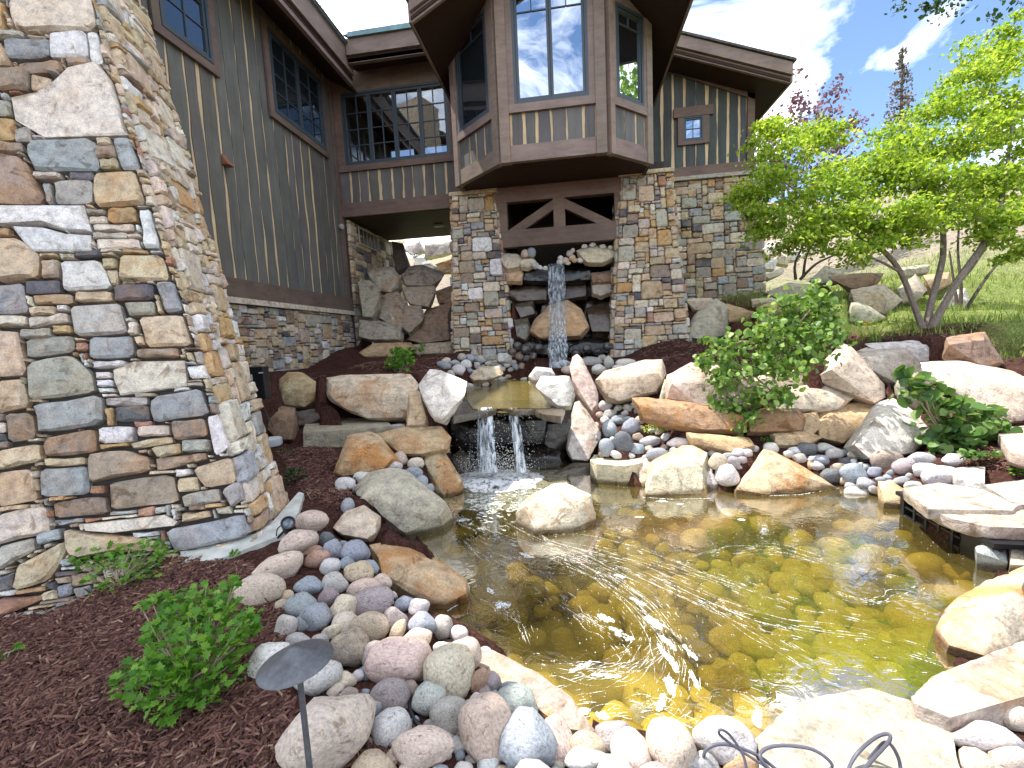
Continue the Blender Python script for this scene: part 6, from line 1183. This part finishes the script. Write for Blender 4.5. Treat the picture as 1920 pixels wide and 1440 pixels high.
# trees that stand behind the viewer, seen as reflections in the bay windows
for i, (x, y, h_) in enumerate(((12.5, -1.0, 9.0), (13.2, 8.3, 16.0))):
    e = plant('broadleaf_tree', ['tall broadleaf tree off to the right, behind the viewer', 'very tall broadleaf tree far right of the maple, outside the view'][i], 'tree', (x, y, .3)); ps = NR.normal(size=(5200, 3)); ps /= np.linalg.norm(ps, axis=1)[:, None]; ps = ps*(NR.random(5200)**.4)[:, None]*np.array([2.6,2.6,3.0])*(1+.25*np.sin(ps[:, :1]*7)*np.sin(ps[:, 2:]*6))+np.array([x, y, h_*.62])
    crown('crown', e, ps, NR.uniform(.14, .24, 5200), 'oval', ML['aspen'], up=.4); stem(e, [(x, y, .2), (x+.1, y, 2.5), (x, y+.1, 5.5)], .18, .06, 'darkbark', 'trunk')
# grass on the right-hand slope
gp = []
while len(gp) < 15000:
    px, py = rng.uniform(1380, 1935), rng.uniform(470, 625); 
    x, y = rng.uniform(3.2, 13), rng.uniform(6.0, 15)
    gm_ = np.clip((x*0.9+y*0.55-7.9)/0.8, 0, 1)*np.clip((x-3.1)/0.4, 0, 1)
    if rng.random() < gm_*(1-.5*max(0, (math.hypot(x, y)-12)/6)) and not (x < 4.5 and y > 10.6): gp.append((x, y, H2(x, y)-.01))
V, F = leaves_np(gp, NR.uniform(.05, .18, len(gp)), 'blade', dirs=np.tile([0,0,1.6], (len(gp), 1)), up=0); tag(link('grass', mesh_np('grass', V, F), ML['grass']), 'rough green grass on the slope behind the rocks', 'grass', kind='stuff')
# shredded bark mulch
chip = np.array([(-.5,-.5,0),(.5,-.35,0),(.5,.4,0),(-.5,.5,0),(-.42,-.2,1),(.4,-.1,1),(.38,.2,1),(-.4,.25,1)]); chf = np.array([(0,1,5),(0,5,4),(1,2,6),(1,6,5),(2,3,7),(2,7,6),(3,0,4),(3,4,7),(4,5,6),(4,6,7)])
cpz = []
MZ = [([(1925,900),(2300,880),(2500,1250),(1930,1440)], 3500, 1.3), ([(-380,1180),(-5,1120),(-5,1500),(-380,1500)], 4500, 1.0), ([(0,1110),(330,1050),(470,1060),(560,1180),(520,1260),(620,1500),(0,1500)], 21000, 1.0), ([(520,850),(620,830),(640,880),(690,910),(640,960),(570,930)], 3500, 1.0), ([(520,700),(660,690),(850,660),(850,690),(790,700),(700,700),(600,705)], 1800, 1.5), ([(1180,655),(1300,640),(1420,565),(1440,580),(1330,650),(1310,685),(1250,690)], 1600, 1.5), ([(1590,628),(1760,615),(1850,608),(1780,640),(1620,645)], 1100, 1.5), ([(1240,800),(1300,810),(1280,825),(1245,815)], 200, 1), ([(1760,820),(1900,850),(1920,900),(1800,880)], 700, 1), ([(640,1300),(760,1330),(780,1440),(620,1440)], 700, 1)]
for poly, n_, sc in MZ:
    W_ = np.array([ground_hit(*q)[0][:2] for q in poly]); lo_, hi_ = W_.min(0), W_.max(0); k = 0; tr_ = 0
    while k < n_ and tr_ < 40:
        tr_ += 1; c = NR.uniform(lo_, hi_, (n_, 2)); c = c[pdist(W_, c[:, 0], c[:, 1]) < 0][:n_-k]; k += len(c); cpz.append(np.column_stack([c, np.full(len(c), sc)]))
cpz = np.concatenate(cpz); hz = np.array([H2(a, b_) for a, b_, _ in cpz]); n_ = len(cpz)
ln_ = NR.gamma(2.2, .014, n_)*cpz[:, 2]+.012; wd = NR.uniform(.004, .010, n_)*cpz[:, 2]; ht = NR.uniform(.003, .007, n_)
th_ = NR.uniform(0, 6.28, n_); ti = NR.normal(0, .28, n_); ro = NR.normal(0, .4, n_)
X = chip[None, :, 0]*ln_[:, None]; Y = chip[None, :, 1]*wd[:, None]; Z = chip[None, :, 2]*ht[:, None]
Y, Z = Y*np.cos(ro)[:, None]-Z*np.sin(ro)[:, None], Y*np.sin(ro)[:, None]+Z*np.cos(ro)[:, None]; X, Z = X*np.cos(ti)[:, None]-Z*np.sin(ti)[:, None], X*np.sin(ti)[:, None]+Z*np.cos(ti)[:, None]
Xw = X*np.cos(th_)[:, None]-Y*np.sin(th_)[:, None]+cpz[:, :1]; Yw = X*np.sin(th_)[:, None]+Y*np.cos(th_)[:, None]+cpz[:, 1:2]; Zw = Z+(hz+NR.uniform(.004, .02, n_))[:, None]
mm, t, n, l, b = newmat('bark_chip'); g = n.new('ShaderNodeNewGeometry')
l.new(ramp(t, g.outputs['Random Per Island'], [(0, (.036,.016,.013)), (.45, (.10,.045,.036)), (.82, (.175,.086,.064)), (.96, (.20,.12,.08)), (1.0, (.34,.23,.15))]), b.inputs['Base Color']); b.inputs['Roughness'].default_value = .85; b.inputs['Specular IOR Level'].default_value = .25
tag(link('bark_mulch', mesh_np('bark_mulch', np.stack([Xw, Yw, Zw], 2).reshape(-1, 3), (chf[None]+8*np.arange(n_)[:, None, None]).reshape(-1, 3)), mm), 'shredded dark red-brown bark mulch over the beds', 'mulch', kind='stuff')

# ------------------------------------------------------------------ small things
def tube_obj(name, label, cat, px, r_, mat, d=None):
    pts = [P(*q) for q in px]; Q = []
    for i in range(len(pts)-1):
        for k in range(6):
            f_ = k/6; p0, p1, p2, p3 = pts[max(i-1, 0)], pts[i], pts[i+1], pts[min(i+2, len(pts)-1)]; Q.append(.5*((2*p1)+(-p0+p2)*f_+(2*p0-5*p1+4*p2-p3)*f_**2+(-p0+3*p1-3*p2+p3)*f_**3))
    Q.append(pts[-1]); return tag(MB().tube(Q, r_, 8).build(name, mat, None, smooth=True), label, cat)
# path light
d = 1.24; hd = P(553, 1230, d); MT['lampmetal'] = plain('dark_bronze', (.11,.115,.125), .42, .35, nscale=60, namp=.25, bs=.1)
plt = plant('path_light', 'dark metal path light with a wide conical hat in the front mulch', 'lamp', (hd[0]+.0, hd[1]-.0, H2(hd[0], hd[1]))); of = np.array(plt.location)
st0, st1 = P(584, 1470, d*.99), P(561, 1262, d); axis = Vector(st1-st0).normalized(); lo_ = st0-np.array(axis)*(st0[2]-H2(st0[0], st0[1])+.02)
axis_h = (Vector((0,0,1))*.8+Vector(RM[:, 0])*-.05+Vector(RM[:, 2])*.0+axis*.2).normalized()
MB().tube([lo_-of, st1-of+np.array(axis)*.02], .0085, 12).build('stem', MT['lampmetal'], plt, smooth=True)
MB().lathe([(.0,.040),(.010,.0395),(.019,.034),(.025,.027),(.033,.024),(.060,.012),(.085,.001),(.100,-.008),(.101,-.0105),(.099,-.0115),(.06,.006),(.03,.016),(.0,.018)], 48, hd-of-np.array(axis_h)*.01, axis_h).build('hat', MT['lampmetal'], plt, smooth=True)
MB().lathe([(.0,.0),(.012,.0),(.013,.03),(.0,.031)], 16, st1-of-np.array(axis)*.01, axis).build('socket', MT['lampmetal'], plt, smooth=True)
# spot light beside the footing
q, d = ground_hit(525, 1015); c = P(540, 985, d-.02); spl = plant('spot_light', 'small black spot light aimed upward between the footing and a pink cobble', 'lamp', q); ax = (EYE-c)*.5+np.array([.1,0,.9]); of = np.array(q)
MB().lathe([(0,-.10),(.028,-.10),(.034,-.06),(.040,.0),(.046,.035),(.046,.05),(.040,.05),(.036,.038),(.0,.036)], 28, c-of, ax).build('housing', MT['black'], spl, smooth=True)
MB().lathe([(0,.039),(.030,.039),(.034,.0365)], 24, c-of, ax).build('lens', plain('spot_lens', (.05,.07,.10), .08, spec=.8), spl, smooth=True)
MB().tube([(0,0,-.05), (-.02,0,.02), (c-of)*.8], .008, 8).build('stake', MT['black'], spl, smooth=True); stem(spl, [P(519,1022,d), P(519,995,d), P(527,985,d)], .004, .004, 'black', 'cable')
# junction box on the left
d = 4.8; bxp = P(482, 742, d); jb = plant('junction_box', 'black electrical box on a post beside the low stone wall', 'electrical box', P(484, 770, d)); of = np.array(jb.location); Xd, Yd, Zd = np.array([.985,.17,0]), np.array([-.17,.985,0]), np.array([0,0,1])
def obx(e, name, c, sx, sy, sz, mat, of): 
    c = np.array(c)-of; v = [c+Xd*a*sx/2+Yd*b_*sy/2+Zd*g*sz/2 for g in (-1, 1) for a, b_ in ((-1,-1),(1,-1),(1,1),(-1,1))]; o = MB().hexa(v).build(name, mat, e); bv = o.modifiers.new('bevel', 'BEVEL'); bv.width = .008; bv.segments = 2; return o
obx(jb, 'cabinet', P(482, 718, d), .22, .13, .36, MT['black'], of); obx(jb, 'rating_label', P(489, 699, d-.075), .05, .004, .012, plain('label_white', (.6,.6,.6)), of)
obx(jb, 'side_fitting', P(468, 708, d-.05), .09, .08, .07, plain('grey_fitting', (.35,.37,.36), .5), of)
stem(jb, [P(478, 742, d), P(482, 780, d-.1), P(497, 815, d-.25)], .012, .012, 'black', 'conduit'); stem(jb, [P(486, 742, d), P(500, 775, d-.1), P(512, 800, d-.2)], .006, .006, 'black', 'conduit')
lid = ground_hit(511, 832)[0]; tag(MB().lathe([(0,.075),(.10,.075),(.112,.065),(.115,.0),(.11,-.02)], 20, lid).build('utility_lid', plain('white_plastic', (.62,.64,.66), .5), None, smooth=True), 'round white plastic utility lid in the mulch beside the tower', 'lid')
fl0, fd = ground_hit(694, 668); fg = plant('marker_flag', 'tiny white marker flag before the passage rocks', 'flag', fl0); of = np.array(fl0)
MB().tube([(0,0,0), P(699, 640, fd)-of], .004, 6).build('wire', MT['twig'], fg); MB().add([P(699,640,fd)-of, P(705,656,fd)-of, P(694,659,fd)-of, P(699,641,fd+.006)-of, P(705,656,fd+.006)-of, P(694,659,fd+.006)-of], [(0,1,2),(5,4,3),(0,3,4,1),(1,4,5,2),(2,5,3,0)]).build('flag_cloth', bpy.data.materials['white_plastic'], fg)
# skimmer
sk = plant('pond_skimmer', 'black plastic pond skimmer under the pink flagstone', 'skimmer', on(1790, 1000, 2, 0.0)); of = np.array(sk.location)
A_, B_ = on(1688, 962, 2, 0.0), on(1800, 1030, 2, 0.0); ud = nv((B_-A_)*np.array([1,1,0])); bd = np.array([-ud[1], ud[0], 0]); bd = bd if bd[0] > 0 else -bd; Ls = np.linalg.norm(B_-A_)
def sb(name, u0, u1, b0, b1, z0, z1, mat): 
    v = [A_+ud*u+bd*b_+np.array([0,0,z])-of for z in (z0, z1) for u, b_ in ((u0,b0),(u1,b0),(u1,b1),(u0,b1))]; return MB().hexa(v).build(name, mat, sk)
sb('lid_rim', -.02, Ls+.30, -.03, .5, .155, .185, MT['black']); sb('back', 0, Ls+.28, .25, .3, -.3, .154, MT['black']); sb('side_wall', Ls, Ls+.26, .0, .05, -.3, .154, MT['black']); sb('side_wall', -.01, .03, .0, .25, -.3, .154, MT['black'])
for k in range(5): sb('grille_bar', .04+k*(Ls-.06)/4.4, .06+k*(Ls-.06)/4.4, -.012, .012, -.2, .154, MT['black'])
sb('grille_rail', .03, Ls, -.006, .006, .07, .085, MT['black']); sb('grille_rail', .03, Ls, -.006, .006, .0, .012, MT['black'])
# pump cable loops at the near edge
MT['cable'] = plain('grey_rubber', (.085,.085,.11), .5)
def gz_(x, y, h=0.0): q, d = ground_hit(x, y); return d-h/ max(.2, -ray(x, y)[2])
tube_obj('pump_cable', 'dark rubber cable looped over the pale stones at the near pond edge', 'cable', [(1325,1475,1.5),(1318,1430,1.5),(1328,1402,1.5),(1365,1396,1.5),(1420,1416,1.48),(1460,1445,1.46),(1500,1462,1.45),(1560,1440,1.44),(1530,1408,1.46),(1480,1398,1.48),(1440,1402,1.48),(1425,1420,1.46),(1450,1450,1.44)], .0056, MT['cable'])
tube_obj('pump_cable', 'dark rubber cable loop standing on the broad flat slab', 'cable', [(1590,1470,1.44),(1592,1440,1.46),(1610,1410,1.48),(1640,1384,1.47),(1664,1376,1.45),(1668,1388,1.44),(1640,1420,1.45),(1610,1452,1.46),(1625,1430,1.5),(1660,1392,1.46),(1684,1420,1.44),(1692,1470,1.42)], .0056, MT['cable'])
tube_obj('pump_cable', 'thin dark cable arch left of the looped cable', 'cable', [(1400,1460,1.44),(1395,1420,1.46),(1370,1380,1.48),(1352,1368,1.48),(1350,1378,1.48),(1385,1405,1.47),(1440,1440,1.45)], .0046, MT['cable'])
tube_obj('drip_hose', 'black drip hose lying in the gap between the front cobbles', 'hose', [(768,1290,ground_hit(768,1290)[1]-.05),(770,1330,ground_hit(770,1330)[1]-.04),(785,1360,ground_hit(785,1360)[1]-.03),(815,1372,ground_hit(815,1372)[1]-.02)], .010, MT['black'])
